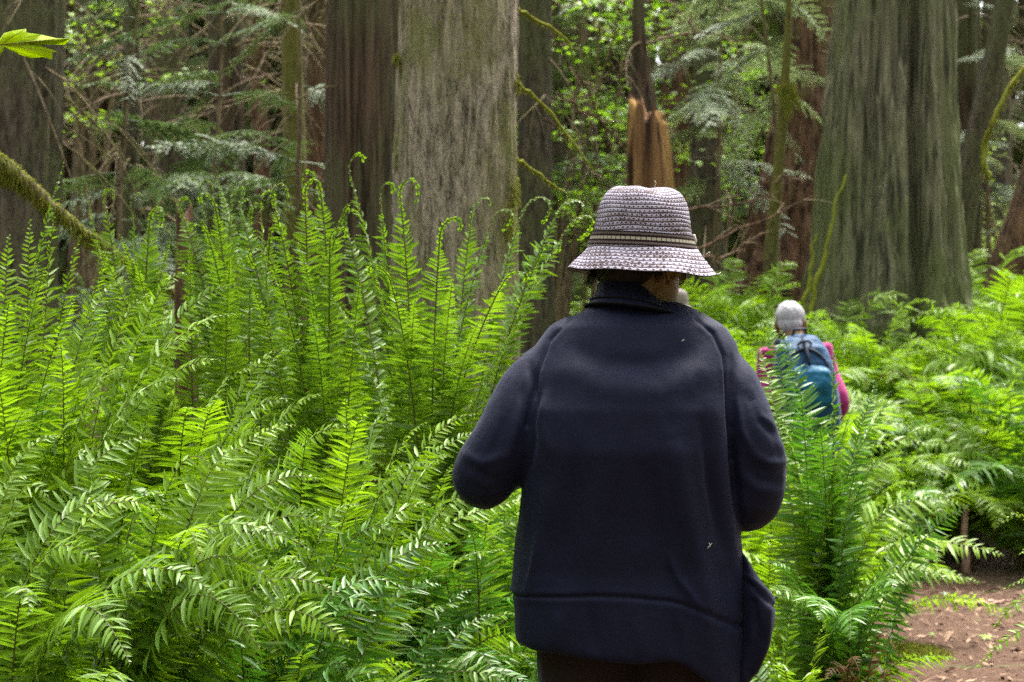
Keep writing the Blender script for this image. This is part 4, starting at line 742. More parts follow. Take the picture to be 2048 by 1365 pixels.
# things lying on the path
def ground_at(px, py):
    Y = 8.0
    for _ in range(30): Y = (EYE-float(gz((px-CX)/F*Y, Y)))*F/(py-CY)
    p = at(px, py, Y); p[2] = float(gz(p[0], Y)); return p
rg = np.random.default_rng(2)
for lb, px, py, s, a, mat in [('green fallen leaf lying on the brown path, nearest the bottom', 1968, 1283, .055, .2, 'maple'), ('pale green fallen leaf at the fern edge of the path', 1888, 1195, .045, .4, 'conifer_pale'), ('tiny green leaf on the path below the withered fern', 1862, 1277, .03, .1, 'maple')]:
    p = ground_at(px, py); t = thing('fallen_leaf', lb, 'leaf', p+np.array((0, 0, .022)), 0, 'leaves fallen on the path'); V, T = leaf_poly(np.zeros(3), np.array((math.cos(a), math.sin(a), .05)), np.array((0, -.25, .97)), s, rg); mb = MB(); mb.add(V, None, T); mb.obj('blade', M[mat], t, smooth=False); mb = MB(); mb.tube([(0, 0, 0), (-s*.8*math.cos(a), -s*.8*math.sin(a), .004)], .0012, 4); mb.obj('stalk', M['twig'], t)
k = NT('pink_bark'); co = k.coord((1, 4, 1)); n1 = k.noise(co, 30, 5); M['chip'] = k.done(k.bsdf(k.ramp(n1, [(.3, (.20, .11, .08)), (.7, (.46, .30, .24))]), .85, .15))
p = ground_at(1960, 1212); t = thing('bark_strip', 'pinkish strip of shed bark lying across the path', 'bark', p+np.array((0, 0, .012))); mb = MB()
for x0, x1, y in ((-.13, .03, 0), (.05, .14, .03), (-.02, .1, -.03)): s = np.linspace(0, 1, 10)[:, None]; mb.tube(np.array((x0, y, .006))+np.array((x1-x0, .01, 0))*s+np.stack([0*s[:, 0], .008*np.sin(s[:, 0]*7), .004*np.sin(s[:, 0]*9)], 1), np.linspace(.022, .012, 10), 6, True, (.35, 1))
mb.obj('wood', M['chip'], t)
p = ground_at(1930, 1135); t = thing('broken_branch', 'orange broken branch stub leaning at the foot of the drooping bank fern', 'branch', p); mb = MB(); mb.tube([(0, 0, 0), (.012, .02, .10), (.004, .05, .22), (.03, .1, .38)], [.03, .026, .02, .016], 8); mb.obj('wood', M['chip'], t)
p = ground_at(1805, 1312); t = thing('moss_cushion', 'low yellow-green moss cushion beside the path under the withered fern', 'moss', p); mb = MB()
for i in range(1400):
    a, r = rg.uniform(0, 6.28), rg.random()**.6; q = np.array((math.cos(a)*r*.22, math.sin(a)*r*.16, 0)); h = .035*(1-r*r)+.012; v = np.array((rg.normal(0, .4), rg.normal(0, .4), 1)); s = np.linspace(0, 1, 3)[:, None]; mb.tube(q+v*s*h*rg.uniform(.6, 1.4), .0045*(1-.7*s[:, 0]), 3, False)
mb.obj('tuft', M['moss'], t)

# ---------------------------------------------------------------- people
k = NT('skin'); co = k.coord(); n1 = k.noise(co, 60, 4); M['skin'] = k.done(k.bsdf(k.mix(n1, (.120, .078, .026), (.18, .115, .045)), .55, .2, k.bump(n1, .15, .003), Subsurface_Weight=.05, Subsurface_Scale=.01))
def cloth(name, a, b, sc=300, sheen=.3, rough=.75, bs=.4, tint=(.6, .65, .9)):
    k = NT(name); co = k.coord(); n1 = k.noise(co, sc, 3, .7); n2 = k.noise(co, 7, 4); c = k.mix(k.math('ADD', k.math('MULTIPLY', n1, .5), k.math('MULTIPLY', n2, .5)), a, b)
    nd = k.n('BsdfPrincipled'); k.l(c, nd.inputs['Base Color']); nd.inputs['Roughness'].default_value = rough; nd.inputs['Specular IOR Level'].default_value = .14
    nd.inputs['Sheen Weight'].default_value = sheen; nd.inputs['Sheen Roughness'].default_value = .4; nd.inputs['Sheen Tint'].default_value = (*tint, 1)
    k.l(k.bump(n1, bs, .002, k.bump(n2, .25, .02)), nd.inputs['Normal']); return k.done(nd.outputs[0])
M['navy'] = cloth('navy_knit', (.0026, .0032, .0110), (.0062, .0075, .0275), 420, .06, .7)
M['navy_rib'] = cloth('navy_rib', (.0025, .0030, .0102), (.0058, .0070, .0250), 420, .05, .75)
M['seam'] = cloth('dark_seam', (.002, .002, .004), (.005, .005, .008), 300, .05, .9)
M['brown_cloth'] = cloth('brown_trousers', (.010, .0065, .006), (.022, .014, .012), 380, .12, .9)
M['berry'] = cloth('berry_shirt', (.19, .012, .080), (.28, .022, .125), 200, .3, .8, tint=(1, .6, .8))
M['violet'] = cloth('violet_top', (.06, .035, .075), (.11, .06, .12), 200, .3, .8)
M['blue_pack'] = cloth('pack_blue', (.004, .060, .115), (.007, .100, .18), 160, .2, .55)
M['slate_pack'] = cloth('pack_slate', (.006, .034, .080), (.010, .052, .115), 160, .2, .6)
M['dark_pack'] = cloth('pack_dark', (.008, .012, .024), (.016, .022, .040), 160, .1, .6)
M['blue_jacket'] = cloth('blue_cloth', (.020, .055, .17), (.040, .095, .25), 160, .2, .7)
M['denim'] = cloth('hiking_trousers', (.03, .03, .035), (.06, .055, .05), 200, .1, .9)
M['shoe'] = cloth('shoe_leather', (.012, .010, .009), (.03, .025, .02), 90, .05, .6)
k = NT('grey_hair'); co = k.coord((1, 1, .15)); n1 = k.noise(co, 160, 5, .7); M['hair'] = k.done(k.bsdf(k.ramp(n1, [(.3, (.12, .12, .13)), (.7, (.42, .42, .45))]), .55, .4, k.bump(n1, .6, .004)))
k = NT('dark_hair'); co = k.coord((1, 1, .15)); n1 = k.noise(co, 160, 5, .7); M['hair_dark'] = k.done(k.bsdf(k.ramp(n1, [(.3, (.006, .005, .004)), (.7, (.026, .020, .015))]), .6, .15, k.bump(n1, .6, .003)))
k = NT('beige_felt'); n1 = k.noise(k.coord(), 120, 4); M['beige'] = k.done(k.bsdf(k.mix(n1, (.11, .10, .085), (.16, .14, .12)), .85, .2))
k = NT('lens_glass'); g_ = k.n('BsdfGlossy'); g_.inputs['Roughness'].default_value = .05; tr_ = k.n('BsdfTransparent'); mx_ = k.n('MixShader'); mx_.inputs[0].default_value = .75; k.l(tr_.outputs[0], mx_.inputs[1]); k.l(g_.outputs[0], mx_.inputs[2]); M['lens'] = k.done(mx_.outputs[0])
k = NT('black_rim'); M['rim'] = k.done(k.bsdf((.012, .012, .013), .35, .5))
k = NT('buff_thread'); M['thread'] = k.done(k.bsdf((.45, .42, .36), .8, .2))

def rotz(a): return np.array(Matrix.Rotation(a, 3, 'Z'))
def head_parts(mb, c, yaw, pitch, s=1.0):
    """head with cranium, jaw, nose, brow, lips and ears, looking along +Y before it is turned"""
    Rm = Matrix.Rotation(-yaw, 4, 'Z') @ Matrix.Rotation(-pitch, 4, 'X'); r3 = np.array(Rm.to_3x3())
    def E(p, r): mb.ell(np.asarray(c)+r3 @ (np.array(p)*s), np.array(r)*s, 18, 12, Rm)
    E((0, -.008, .028), (.076, .095, .088)); E((0, .030, -.035), (.060, .062, .075)); E((0, .052, -.078), (.038, .034, .028))       # cranium, face, chin
    E((0, .098, -.018), (.011, .016, .022)); E((0, .109, -.034), (.0145, .012, .0105)); E((.0, .083, .018), (.052, .014, .012))         # nose bridge and tip, brow
    E((.036, .066, -.030), (.020, .018, .018)); E((-.036, .066, -.030), (.020, .018, .018)); E((0, .088, -.058), (.022, .010, .0045)); E((0, .086, -.067), (.019, .011, .0055))
    E((.030, .079, .002), (.0125, .010, .009)); E((-.030, .079, .002), (.0125, .010, .009))
    for sd in (-1, 1): E((sd*.079, -.008, -.012), (.009, .019, .031)); E((sd*.084, -.016, .0), (.006, .011, .020)); E((sd*.066, .02, -.05), (.018, .035, .03))
    return r3
def hand_parts(mb, wr, d, nrm, side, s=1.0, curl=.55):
    """palm, four fingers of unequal length with knuckle bends, and a thumb off the side of the palm"""
    d = np.asarray(d, float); d /= np.linalg.norm(d); nrm = np.asarray(nrm, float); nrm -= d*nrm.dot(d); nrm /= np.linalg.norm(nrm); e = np.cross(d, nrm)*side; wr = np.asarray(wr, float)
    for i, L in enumerate((.072, .080, .075, .060)):
        o = (i-1.5)*.0195*s; kn = wr+d*.085*s+e*o; mb.tube([wr+e*o*.55, wr+d*.04*s+e*o*.8, kn], [.013*s, .014*s, .0115*s], 8)
        p = kn; a = .15; dd = d
        P = [p]; rr = [.0100*s]
        for f, l in enumerate((.46, .31, .23)):
            a += curl*(.8+.12*i); dd = d*math.cos(a)+nrm*math.sin(a); p = p+dd*L*l*s; P.append(p); rr.append((.0092-.001*f)*s)
        mb.tube(P, rr, 8)
    t0 = wr+d*.022*s-e*.024*s; t1 = t0+(d*.55-e*.75+nrm*.35)*.038*s; t2 = t1+(d*.8-e*.25+nrm*.5)*.030*s; t3 = t2+(d*.8+e*.1+nrm*.6)*.024*s; mb.tube([wr+d*.015*s-e*.008*s, t0, t1, t2, t3], np.array([.014, .015, .0125, .0105, .0085])*s, 8)
def leg_parts(mb, hip, knee, ankle, pad=0.0, shoe=None):
    hip, knee, ankle = map(lambda v: np.asarray(v, float), (hip, knee, ankle)); calf = knee*.68+ankle*.32+np.array((0, -.012, 0))
    mb.tube(spline([hip, hip*.5+knee*.5+np.array((0, .01, 0)), knee, calf, ankle], 16), np.interp(np.linspace(0, 1, 16), [0, .25, .5, .68, 1], np.array([.092, .080, .058, .056, .040])+pad), 14)
    if shoe is not None: a = ankle; shoe.tube([a+np.array((0, -.055, -.045)), a+np.array((0, .03, -.04)), a+np.array((0, .12, -.05)), a+np.array((0, .185, -.055))], [.042, .047, .046, .030], 12, True, (.8, 1), (0, 0, 1)); shoe.tube([a+np.array((0, -.01, -.03)), a+np.array((0, -.004, .07))], [.052, .056], 12)

def hat_mesh(prof, dent=.010, ov=1.12, na=110, wob=.006, nsub=120, seed=0):
    """bell-shaped hat turned from its profile, crown pinched along the middle; UV: u round the hat, v along the braid"""
    prof = np.array(prof); pr = spline(prof, nsub); s = np.concatenate([[0], np.cumsum(np.linalg.norm(np.diff(pr, axis=0), axis=1))]); th = np.arange(na+1)/na*2*np.pi; Vv = []; UV = []
    row = .0095
    for i in range(nsub):
        r, h = pr[i]; ph = (s[i]/row) % 1; r2 = r+.0011*math.sin(ph*math.pi)
        x = r2*np.cos(th); y = r2*ov*np.sin(th); z = np.full(na+1, h); f = float(sstep(.135, .075, r)); f2 = float(sstep(.115, .16, r)); hh = float(sstep(.10, .16, h))
        z = z-hh*dent*np.exp(-(x/.042)**2)*np.clip(1.25-np.abs(y)/.12, 0, 1)+f2*wob*(np.sin(2*th+1.1)+.6*np.sin(3*th+.4)+.25*np.sin(7*th)); z = z+.0014*np.sin(5*th+h*70)*(1-f2)
        Vv.append(np.stack([x, y, z], 1)); UV.append(np.stack([th/(2*np.pi), np.full(na+1, s[i]/row)], 1))
    V = np.array(Vv); mb = MB(); mb.rings(V, False, False); me = mb.mesh('hat'); uv = me.uv_layers.new(name='braid'); flat = np.array(UV).reshape(-1, 2); li = np.empty(len(me.loops), np.int32); me.loops.foreach_get('vertex_index', li); uv.data.foreach_set('uv', flat[li].astype(np.float32).ravel()); return me, pr

k = NT('straw_braid'); uvn = k.n('UVMap', uv_map='braid'); sp = k.n('SeparateXYZ'); k.l(uvn.outputs[0], sp.inputs[0]); u, v = sp.outputs[0], sp.outputs[1]
fr = k.math('FRACT', v); tri = k.math('ABSOLUTE', k.math('SUBTRACT', fr, .5)); rowi = k.math('FLOOR', v)
nz = k.noise(k.coord(), 130, 4, .7)
wig = k.math('MULTIPLY', k.math('SUBTRACT', nz, .5), .55); ku = k.math('ADD', k.math('ADD', k.math('MULTIPLY', u, 62.0), k.math('MULTIPLY', rowi, .41)), wig)
def strand(sgn): return k.math('ABSOLUTE', k.math('SUBTRACT', k.math('FRACT', k.math('ADD', ku, k.math('MULTIPLY', fr, sgn))), .5))
wv = k.math('MULTIPLY', k.math('MINIMUM', strand(1.0), strand(-1.0)), 2.0)
big = k.noise(k.coord((1, 1, 2)), 20, 4, .65); rown = k.n('TexWhiteNoise', noise_dimensions='1D'); k.l(rowi, rown.inputs['W'])
th_ = k.math('ADD', k.math('MULTIPLY', rown.outputs['Value'], .22), k.math('MULTIPLY', k.math('SUBTRACT', big, .5), 1.5)); th_ = k.math('ADD', th_, .24)
st_ = k.math('LESS_THAN', k.math('ADD', wv, k.math('MULTIPLY', k.math('SUBTRACT', nz, .5), .9)), th_)
col = k.mix(st_, k.mix(nz, (.035, .021, .019), (.085, .058, .053)), k.mix(nz, (.225, .210, .275), (.38, .36, .44)))
edge = k.math('GREATER_THAN', tri, .365); col = k.mix(k.math('MULTIPLY', edge, .96), col, (.045, .028, .026))
hgt = k.math('SUBTRACT', k.math('ADD', k.math('MULTIPLY', wv, .4), k.math('MULTIPLY', nz, .3)), k.math('MULTIPLY', edge, .9)); M['straw'] = k.done(k.bsdf(col, .75, .08, k.bump(hgt, .9, .0015)))
k = NT('hat_band'); uvn = k.n('UVMap', uv_map='braid'); sp = k.n('SeparateXYZ'); k.l(uvn.outputs[0], sp.inputs[0]); u, v = sp.outputs[0], sp.outputs[1]
lk = k.math('FRACT', k.math('MULTIPLY', u, 64.0)); link_ = k.math('MULTIPLY', k.math('GREATER_THAN', lk, .14), k.math('MULTIPLY', k.math('GREATER_THAN', v, .38), k.math('LESS_THAN', v, .60)))
zz_ = k.math('ABSOLUTE', k.math('SUBTRACT', k.math('FRACT', k.math('MULTIPLY', u, 120.0)), .5)); vv = k.math('ABSOLUTE', k.math('SUBTRACT', k.math('ABSOLUTE', k.math('SUBTRACT', v, .49)), .34)); zig = k.math('LESS_THAN', k.math('ABSOLUTE', k.math('SUBTRACT', vv, k.math('MULTIPLY', zz_, .14))), .016)
c = k.mix(link_, (.010, .005, .0045), (.21, .19, .145)); c = k.mix(zig, c, (.13, .105, .095)); M['band'] = k.done(k.bsdf(c, .8, .04, k.bump(k.math('MULTIPLY', link_, 1.0), .8, .002)))

# ---- the man in the straw hat
SC = 4.2/F                                      # metres per photo pixel where he stands
MX = (1265-CX)*SC; MZ = float(gz(MX, 4.2))
def mp(px, py, y=0.0): return np.array(((px-1265)*SC, y, EYE-(py-CY)*SC-MZ))
man = thing('person', 'person seen from behind in a navy jacket and braided brown and white hat', 'person', (MX, 4.2, MZ))
def xz(px, py): p = mp(px, py); return p[[0, 2]]

LP = [mp(1205, 672, .05), mp(1150, 706, .055), mp(1104, 746, .048), mp(1060, 797, .034), mp(1014, 880, .015), mp(969, 953, .03), mp(990, 948, .13), mp(1075, 925, .27), mp(1130, 905, .34)]
RP = [mp(1360, 682, .05), mp(1398, 710, .055), mp(1430, 746, .046), mp(1460, 792, .030), mp(1487, 870, .01), mp(1507, 945, .02), mp(1500, 1003, .045), mp(1478, 985, .14), mp(1400, 935, .28), mp(1350, 905, .34)]
hc = mp(1284, 520, .10)
mb = MB(); r3 = head_parts(mb, hc, R(38), R(14))
mb.tube([mp(1322, 548, .105), mp(1316, 600, .09), mp(1302, 665, .07)], [.050, .049, .048], 14)
mb.tube([mp(1265, 700, .06), mp(1270, 640, .085), mp(1277, 580, .098), mp(1280, 540, .10)], [.055, .060, .066, .068], 16)
mb.tube([mp(1265, 700, .04), mp(1262, 760, .04), mp(1260, 900, .04), mp(1262, 1060, .05), mp(1262, 1180, .05)], [.09, .115, .12, .12, .12], 20, True, (1.0, .72), (1, 0, 0))
for A, sd, wr in ((LP, 1, mp(1165, 895, .39)), (RP, -1, mp(1315, 893, .39))):
    mb.tube(spline(A, 24), np.linspace(.032, .034, 24), 12); mb.tube([A[-1], wr], [.031, .027], 10)
    hand_parts(mb, wr, (.45*sd, .75, .1), (0.75*sd, -.2, .35), sd, 1.0, .5)
for sd in (-1, 1): leg_parts(mb, (sd*.095, .05, .86), (sd*.105, .09, .47), (sd*.10, .03+.05*sd, .09))
bodym = remesh(mb, .0055, 11, 'person'); body = link('body', bodym, M['skin'], man)
# trousers and shoes
mb = MB(); sh = MB()
mb.tube([(0, .05, .97), (0, .05, .86), (0, .05, .79)], [.185, .187, .17], 24, True, (1, .74), (1, 0, 0))
for sd in (-1, 1): leg_parts(mb, (sd*.092, .05, .84), (sd*.105, .09, .47), (sd*.10, .03+.05*sd, .10), .024)
link('trousers', remesh(mb, .008, 5, 'trousers'), M['brown_cloth'], man)
for sd in (-1, 1): sh = MB(); leg_parts(MB(), (sd*.09, .05, .84), (sd*.1, .09, .47), (sd*.10, .03+.05*sd, .09), 0, sh); link('shoe', remesh(sh, .006, 3, 'shoe'), M['shoe'], man)

# jacket: torso loft and sleeves grown into one skin, then fold and seam relief
TR = [(604, 1200, 1368, .075, .058), (622, 1160, 1402, .062, .074), (650, 1102, 1452, .045, .094), (690, 1072, 1478, .048, .114), (740, 1054, 1482, .032, .124), (820, 1046, 1472, .010, .134), (900, 1046, 1464, .006, .138), (980, 1042, 1470, .020, .137), (1060, 1034, 1482, .034, .135), (1140, 1026, 1490, .042, .134), (1188, 1021, 1494, .042, .137), (1200, 1027, 1492, .038, .133), (1250, 1030, 1492, .038, .132), (1290, 1032, 1490, .038, .130), (1304, 1040, 1484, .038, .124)]
tr = np.array(TR, float); pys = np.concatenate([np.linspace(604, 1180, 60), np.linspace(1184, 1304, 26)]); th = np.arange(72)/72*2*np.pi; Rg = []
for py in pys[::-1]:
    xl, xr, yc, d = [np.interp(py, tr[:, 0], tr[:, i]) for i in (1, 2, 3, 4)]; c = mp((xl+xr)/2, py, yc); hw = (xr-xl)/2*SC
    cx = np.sign(np.cos(th))*np.abs(np.cos(th))**.78*hw; cy = np.sign(np.sin(th))*np.abs(np.sin(th))**.86*d; Rg.append(c+np.stack([cx, cy, 0*cx], 1))
mb = MB(); mb.rings(np.array(Rg))
mb.tube(spline(LP, 44), np.interp(np.linspace(0, 1, 44), np.linspace(0, 1, 9), [.046, .056, .068, .0755, .075, .0715, .062, .050, .040]), 22)
mb.tube(spline(RP, 44), np.interp(np.linspace(0, 1, 44), np.linspace(0, 1, 10), [.046, .056, .068, .074, .072, .071, .068, .060, .049, .040]), 22)
# .074, .072, .071, .068, .060, .049, .040]), 22)
jm = remesh(mb, .0036, 26, 'jacket'); V = getv(jm); N = getn(jm)
def dpoly(V, pts):
    """distance in the back plane to a photo polyline, and how far along it"""
    P = np.array([xz(*p) for p in pts]); Q = V[:, [0, 2]]; best = np.full(len(Q), 9.0); al = np.zeros(len(Q)); L = np.linalg.norm(np.diff(P, axis=0), axis=1); cs = np.concatenate([[0], np.cumsum(L)])
    for i in range(len(P)-1):
        a, b = P[i], P[i+1]; t = np.clip(((Q-a)@(b-a))/(L[i]**2), 0, 1); d = np.linalg.norm(Q-a-t[:, None]*(b-a), axis=1); m = d < best; best[m] = d[m]; al[m] = (cs[i]+t[m]*L[i])/cs[-1]
    return best, al
back = N[:, 1] < .25; D = np.zeros(len(V))
FOLDS = [([(1096, 780), (1072, 850), (1050, 905)], .008, .004), ([(925, 905), (965, 925), (1015, 905)], .011, .0045), ([(930, 960), (975, 985), (1025, 960)], .010, -.004), ([(1500, 905), (1530, 925), (1570, 925)], .010, .005), ([(1480, 930), (1515, 958), (1560, 965)], .010, -.0045), ([(1470, 800), (1478, 860), (1500, 905)], .007, .006), ([(1330, 1100), (1350, 1150), (1390, 1200)], .008, .004), ([(1080, 1060), (1066, 1130), (1050, 1185)], .007, .004), ([(1338, 870), (1360, 1000), (1390, 1120), (1412, 1250)], .026, .0085), ([(1290, 930), (1310, 1060), (1330, 1180)], .018, -.0045), ([(1098, 960), (1078, 1080), (1068, 1180)], .017, .0060), ([(1150, 900), (1135, 1040), (1130, 1180)], .020, -.0045), ([(1190, 960), (1180, 1080), (1180, 1180)], .020, .004),
         ([(1420, 800), (1436, 950), (1462, 1090), (1478, 1180)], .014, .006), ([(1395, 840), (1412, 960), (1440, 1100)], .012, -.006), ([(1150, 700), (1210, 725), (1300, 728), (1390, 700)], .022, -.0045), ([(1130, 740), (1200, 775), (1310, 780), (1410, 740)], .03, .004), ([(1060, 730), (1075, 800), (1062, 900), (1055, 960)], .009, -.008),
         ([(1040, 800), (1030, 860), (1015, 920)], .009, .006), ([(1012, 830), (1000, 870), (980, 920)], .012, -.005), ([(1086, 790), (1084, 840), (1092, 900)], .012, .005), ([(1458, 720), (1454, 820), (1460, 920), (1474, 1040)], .010, -.008), ([(1500, 800), (1515, 830), (1540, 852)], .009, .007), ([(1492, 790), (1520, 840), (1555, 880)], .010, -.007), ([(1540, 845), (1560, 890), (1578, 930)], .010, .005), ([(1470, 900), (1500, 930), (1545, 950)], .014, -.005), ([(1480, 950), (1510, 975), (1555, 985)], .012, .004), ([(940, 930), (985, 960), (1030, 945)], .012, -.004),
         ([(1110, 1215), (1112, 1290)], .012, .003), ([(1180, 1210), (1186, 1290)], .012, -.003), ([(1270, 1215), (1276, 1290)], .016, .003), ([(1340, 1225), (1350, 1300)], .012, -.003)]
for pts, wd, am in FOLDS:
    d, al = dpoly(V, pts); D += np.where(back, (2.0 if np.mean([1080 < q[0] < 1450 for q in pts]) > .6 else 1.1)*am*np.exp(-(d/wd)**2)*np.sin(np.pi*np.clip(al*.94+.03, 0, 1))**.6, 0)
D += .0022*fbm(V[:, 0]*9, V[:, 1]*9, V[:, 2]*6, 4, 3)+.0012*fbm(V[:, 0]*26, V[:, 1]*26, V[:, 2]*13, 9, 2)
SEAMS = [[(1182, 606), (1140, 636), (1100, 680), (1076, 740), (1062, 800), (1052, 850)], [(1392, 640), (1424, 668), (1442, 710), (1448, 780), (1452, 860), (1458, 920)], [(1016, 1196), (1060, 1190), (1180, 1181), (1250, 1182), (1330, 1190), (1400, 1203), (1500, 1218)]]
for pts in SEAMS: d, al = dpoly(V, pts); D += np.where(back, -.0050*np.exp(-(d/.0036)**2)+.0009*np.exp(-((d-.010)/.006)**2), 0)
V = V+N*D[:, None]
def hem_shear(V):
    pyv = CY-(V[:, 2]+MZ-EYE)/SC; px = V[:, 0]/SC+1265; f = sstep(1150, 1300, pyv); V = V.copy(); V[:, 2] -= f*SC*(95*sstep(1330, 1480, px)+12*np.sin(px/90.0)); return V
V = hem_shear(V); setv(jm, V); jm.polygons.foreach_set('use_smooth', np.ones(len(jm.polygons), bool)); jac = link('jacket', jm, M['navy'], man)
# stand collar, open at the throat, with its doubled seam
cr = []
for a in np.linspace(R(-232), R(52), 60):
    ca, sa = math.cos(a), math.sin(a); t = np.linspace(0, 1, 9); zb = .012*(sa+1)*.5; row = []
    for q in t:
        r = .100-.022*q+(.006 if q < .12 else 0); py = 640-28*(-sa*.5+.5)+ca*15; py2 = py-(47-38*float(sstep(-.15, 1.0, ca)))*q
        row.append(mp(1278, 0, .062)*np.array((1, 1, 0))+np.array((ca*r*1.03, sa*r*.92+.022*q, mp(0, py2)[2])))
    cr.append(row)
cr = np.array(cr).transpose(1, 0, 2); mb = MB(); mb.rings(cr, False, False); col_o = mb.obj('collar', M['navy_rib'], jac); sm_ = col_o.modifiers.new('t', 'SOLIDIFY'); sm_.thickness = .0045
for q in (1, 2): mb = MB(); P = cr[q-1 if q == 1 else 2]; nn = P-P.mean(0); nn[:, 2] = 0; nn /= np.linalg.norm(nn, axis=1)[:, None]; mb.tube(P+nn*.0022, .0021, 6); mb.obj('collar_seam', M['seam'], jac)
# side pocket that sags open at the right hip
mb = MB(); Rg = []
for (px, py, w_, d_, yc) in ((1488, 1108, 8, .030, .02), (1500, 1140, 16, .05, .02), (1508, 1168, 26, .062, .018), (1516, 1196, 38, .068, .016), (1518, 1240, 33, .066, .016), (1510, 1290, 28, .060, .018), (1492, 1338, 22, .050, .02), (1478, 1372, 12, .035, .02)):
    c = mp(px, py, yc); Rg.append(c+np.stack([np.cos(th[::2])*w_*SC, np.sin(th[::2])*d_, .012*np.cos(th[::2])*-1], 1))
mb.rings(np.array(Rg)[::-1]); pm = remesh(mb, .005, 5, 'pocket'); V = getv(pm); N = getn(pm); D = 0*V[:, 0]
for pts, wd, am in [([(1492, 1160), (1530, 1196), (1552, 1212)], .006, -.006), ([(1494, 1150), (1536, 1188), (1556, 1204)], .006, .006), ([(1500, 1200), (1512, 1270), (1496, 1340)], .010, -.007), ([(1530, 1215), (1528, 1280), (1508, 1340)], .010, .006)]: d, al = dpoly(V, pts); D += am*np.exp(-(d/wd)**2)
setv(pm, V+N*(D+.002*fbm(V[:, 0]*20, V[:, 1]*20, V[:, 2]*12, 3, 2))[:, None]); link('pocket', pm, M['navy_rib'], jac)
# stray threads caught on the cloth
for pts in ([(1278, 612), (1290, 614), (1302, 617)], [(1358, 683), (1363, 680)], [(1406, 1088), (1412, 1082), (1416, 1079)], [(1410, 1078), (1413, 1086)]):
    V0 = getv(jm); P = []
    for q in pts: x, z = xz(*q); m = (np.hypot(V0[:, 0]-x, V0[:, 2]-z) < .01) & (V0[:, 1] < .15); P.append((x, V0[m, 1].min()-.0015 if m.any() else -.1, z))
    mb = MB(); mb.tube(P, .0008, 4); mb.obj('stray_thread', M['thread'], jac)
# hair under the brim, glasses
mb = MB(); c0 = hc
Rm = Matrix.Rotation(-R(38), 4, 'Z') @ Matrix.Rotation(-R(14), 4, 'X'); hm = MB()
hm.ell(hc+r3 @ np.array((0, -.020, .030)), (.081, .093, .092), 36, 24, Rm); hm.ell(hc+r3 @ np.array((0, -.050, -.030)), (.066, .052, .045), 28, 18, Rm)
for sd in (-1, 1): hm.ell(hc+r3 @ np.array((sd*.070, .012, .0)), (.011, .016, .034), 16, 10, Rm)
rgh = np.random.default_rng(4); hme = remesh(hm, .005, 3, 'hair'); hair = link('hair', hme, M['hair_dark'], man); mb = MB()
for i in range(260):
    a = rgh.uniform(R(-200), R(-2)); p0 = hc+r3 @ np.array((.078*math.cos(a), .060*math.sin(a)-.028, rgh.uniform(-.03, .0))); q = np.linspace(0, 1, 5)[:, None]
    mb.tube(p0+(r3 @ np.array((.012*math.cos(a)+rgh.normal(0, .006), .012*math.sin(a)+rgh.normal(0, .006), -rgh.uniform(.02, .045))))*q+np.array((rgh.normal(0, .004), -.003, 0))*q*q, .0011*(1-.6*q[:, 0]), 3, False)
mb.obj('loose_strands', M['hair_dark'], hair)
# the ears
for sd in (1, -1):
    mb = MB(); c = hc+r3 @ np.array((sd*.083, -.004, -.016)); a = np.linspace(R(-75), R(250), 16); P = np.array([c+r3 @ np.array((sd*.007, .017*math.cos(t), .030*math.sin(t))) for t in a]); mb.tube(P, np.linspace(.0055, .004, 16), 8); mb.ell(c+r3 @ np.array((sd*.002, .002, 0)), (.005, .013, .024), 12, 8, Rm); mb.ell(c+r3 @ np.array((sd*.004, .006, -.030)), (.005, .007, .009), 10, 8, Rm)
    link('ear', remesh(mb, .003, 3, 'ear'), M['skin'], body)
gl = bpy.data.objects.new('glasses', None); COL.objects.link(gl); gl.parent = man
def hp(x, y, z): return hc+r3 @ np.array((x, y, z))
for sd in (-1, 1):
    a = np.linspace(0, 2*np.pi, 25); ring = np.array([hp(sd*.034+.026*math.cos(t), .108-.010*abs(sd*.034+.026*math.cos(t))/.06, -.006+.021*math.sin(t)) for t in a]); mb = MB(); mb.tube(ring, .0014, 6, False); rim = mb.obj('rim', M['rim'], gl)
    mb = MB(); c = ring[:-1].mean(0); mb.add(np.concatenate([[c+r3 @ np.array((0, .003, 0))], ring[:-1]]), None, [(0, 1+i, 1+(i+1) % 24) for i in range(24)]); mb.obj('lens', M['lens'], gl)
    mb = MB(); mb.tube([hp(sd*.060, .100, .0), hp(sd*.078, .05, .002), hp(sd*.082, -.005, .002), hp(sd*.080, -.02, -.012)], .0016, 6); mb.obj('temple', M['rim'], gl)
mb = MB(); mb.tube([hp(-.009, .108, -.002), hp(0, .112, .002), hp(.009, .108, -.002)], .0014, 6); mb.obj('bridge', M['rim'], gl)
# the hat
prof = [(.1575, .000), (.147, .0125), (.136, .026), (.125, .039), (.1150, .0525), (.1075, .066), (.1040, .080), (.1010, .098), (.0985, .116), (.0950, .134), (.0890, .152), (.0780, .170), (.0600, .1830), (.0380, .1880), (.0170, .1890), (.001, .1890)]
hmesh, pr = hat_mesh(prof); hat = link('hat', hmesh, M['straw'], man, tuple(mp(1289, 541.5, .098))); hat.rotation_euler = (R(1.5), R(1.0), R(20)); sm_ = hat.modifiers.new('t', 'SOLIDIFY'); sm_.thickness = .003; sm_.offset = -1
na = 120; tb = np.arange(na+1)/na*2*np.pi; rows = []; uvb = []
for q in np.linspace(0, 1, 9):
    h = .0545+q*.0285; r = np.interp(h, pr[::1, 1][:90], pr[:90, 0])+.0030+.0012*math.sin(q*math.pi); rows.append(np.stack([r*np.cos(tb), r*1.12*np.sin(tb), h+.0035*np.cos(tb-R(160))], 1)); uvb.append(np.stack([tb/(2*np.pi), np.full(na+1, q)], 1))
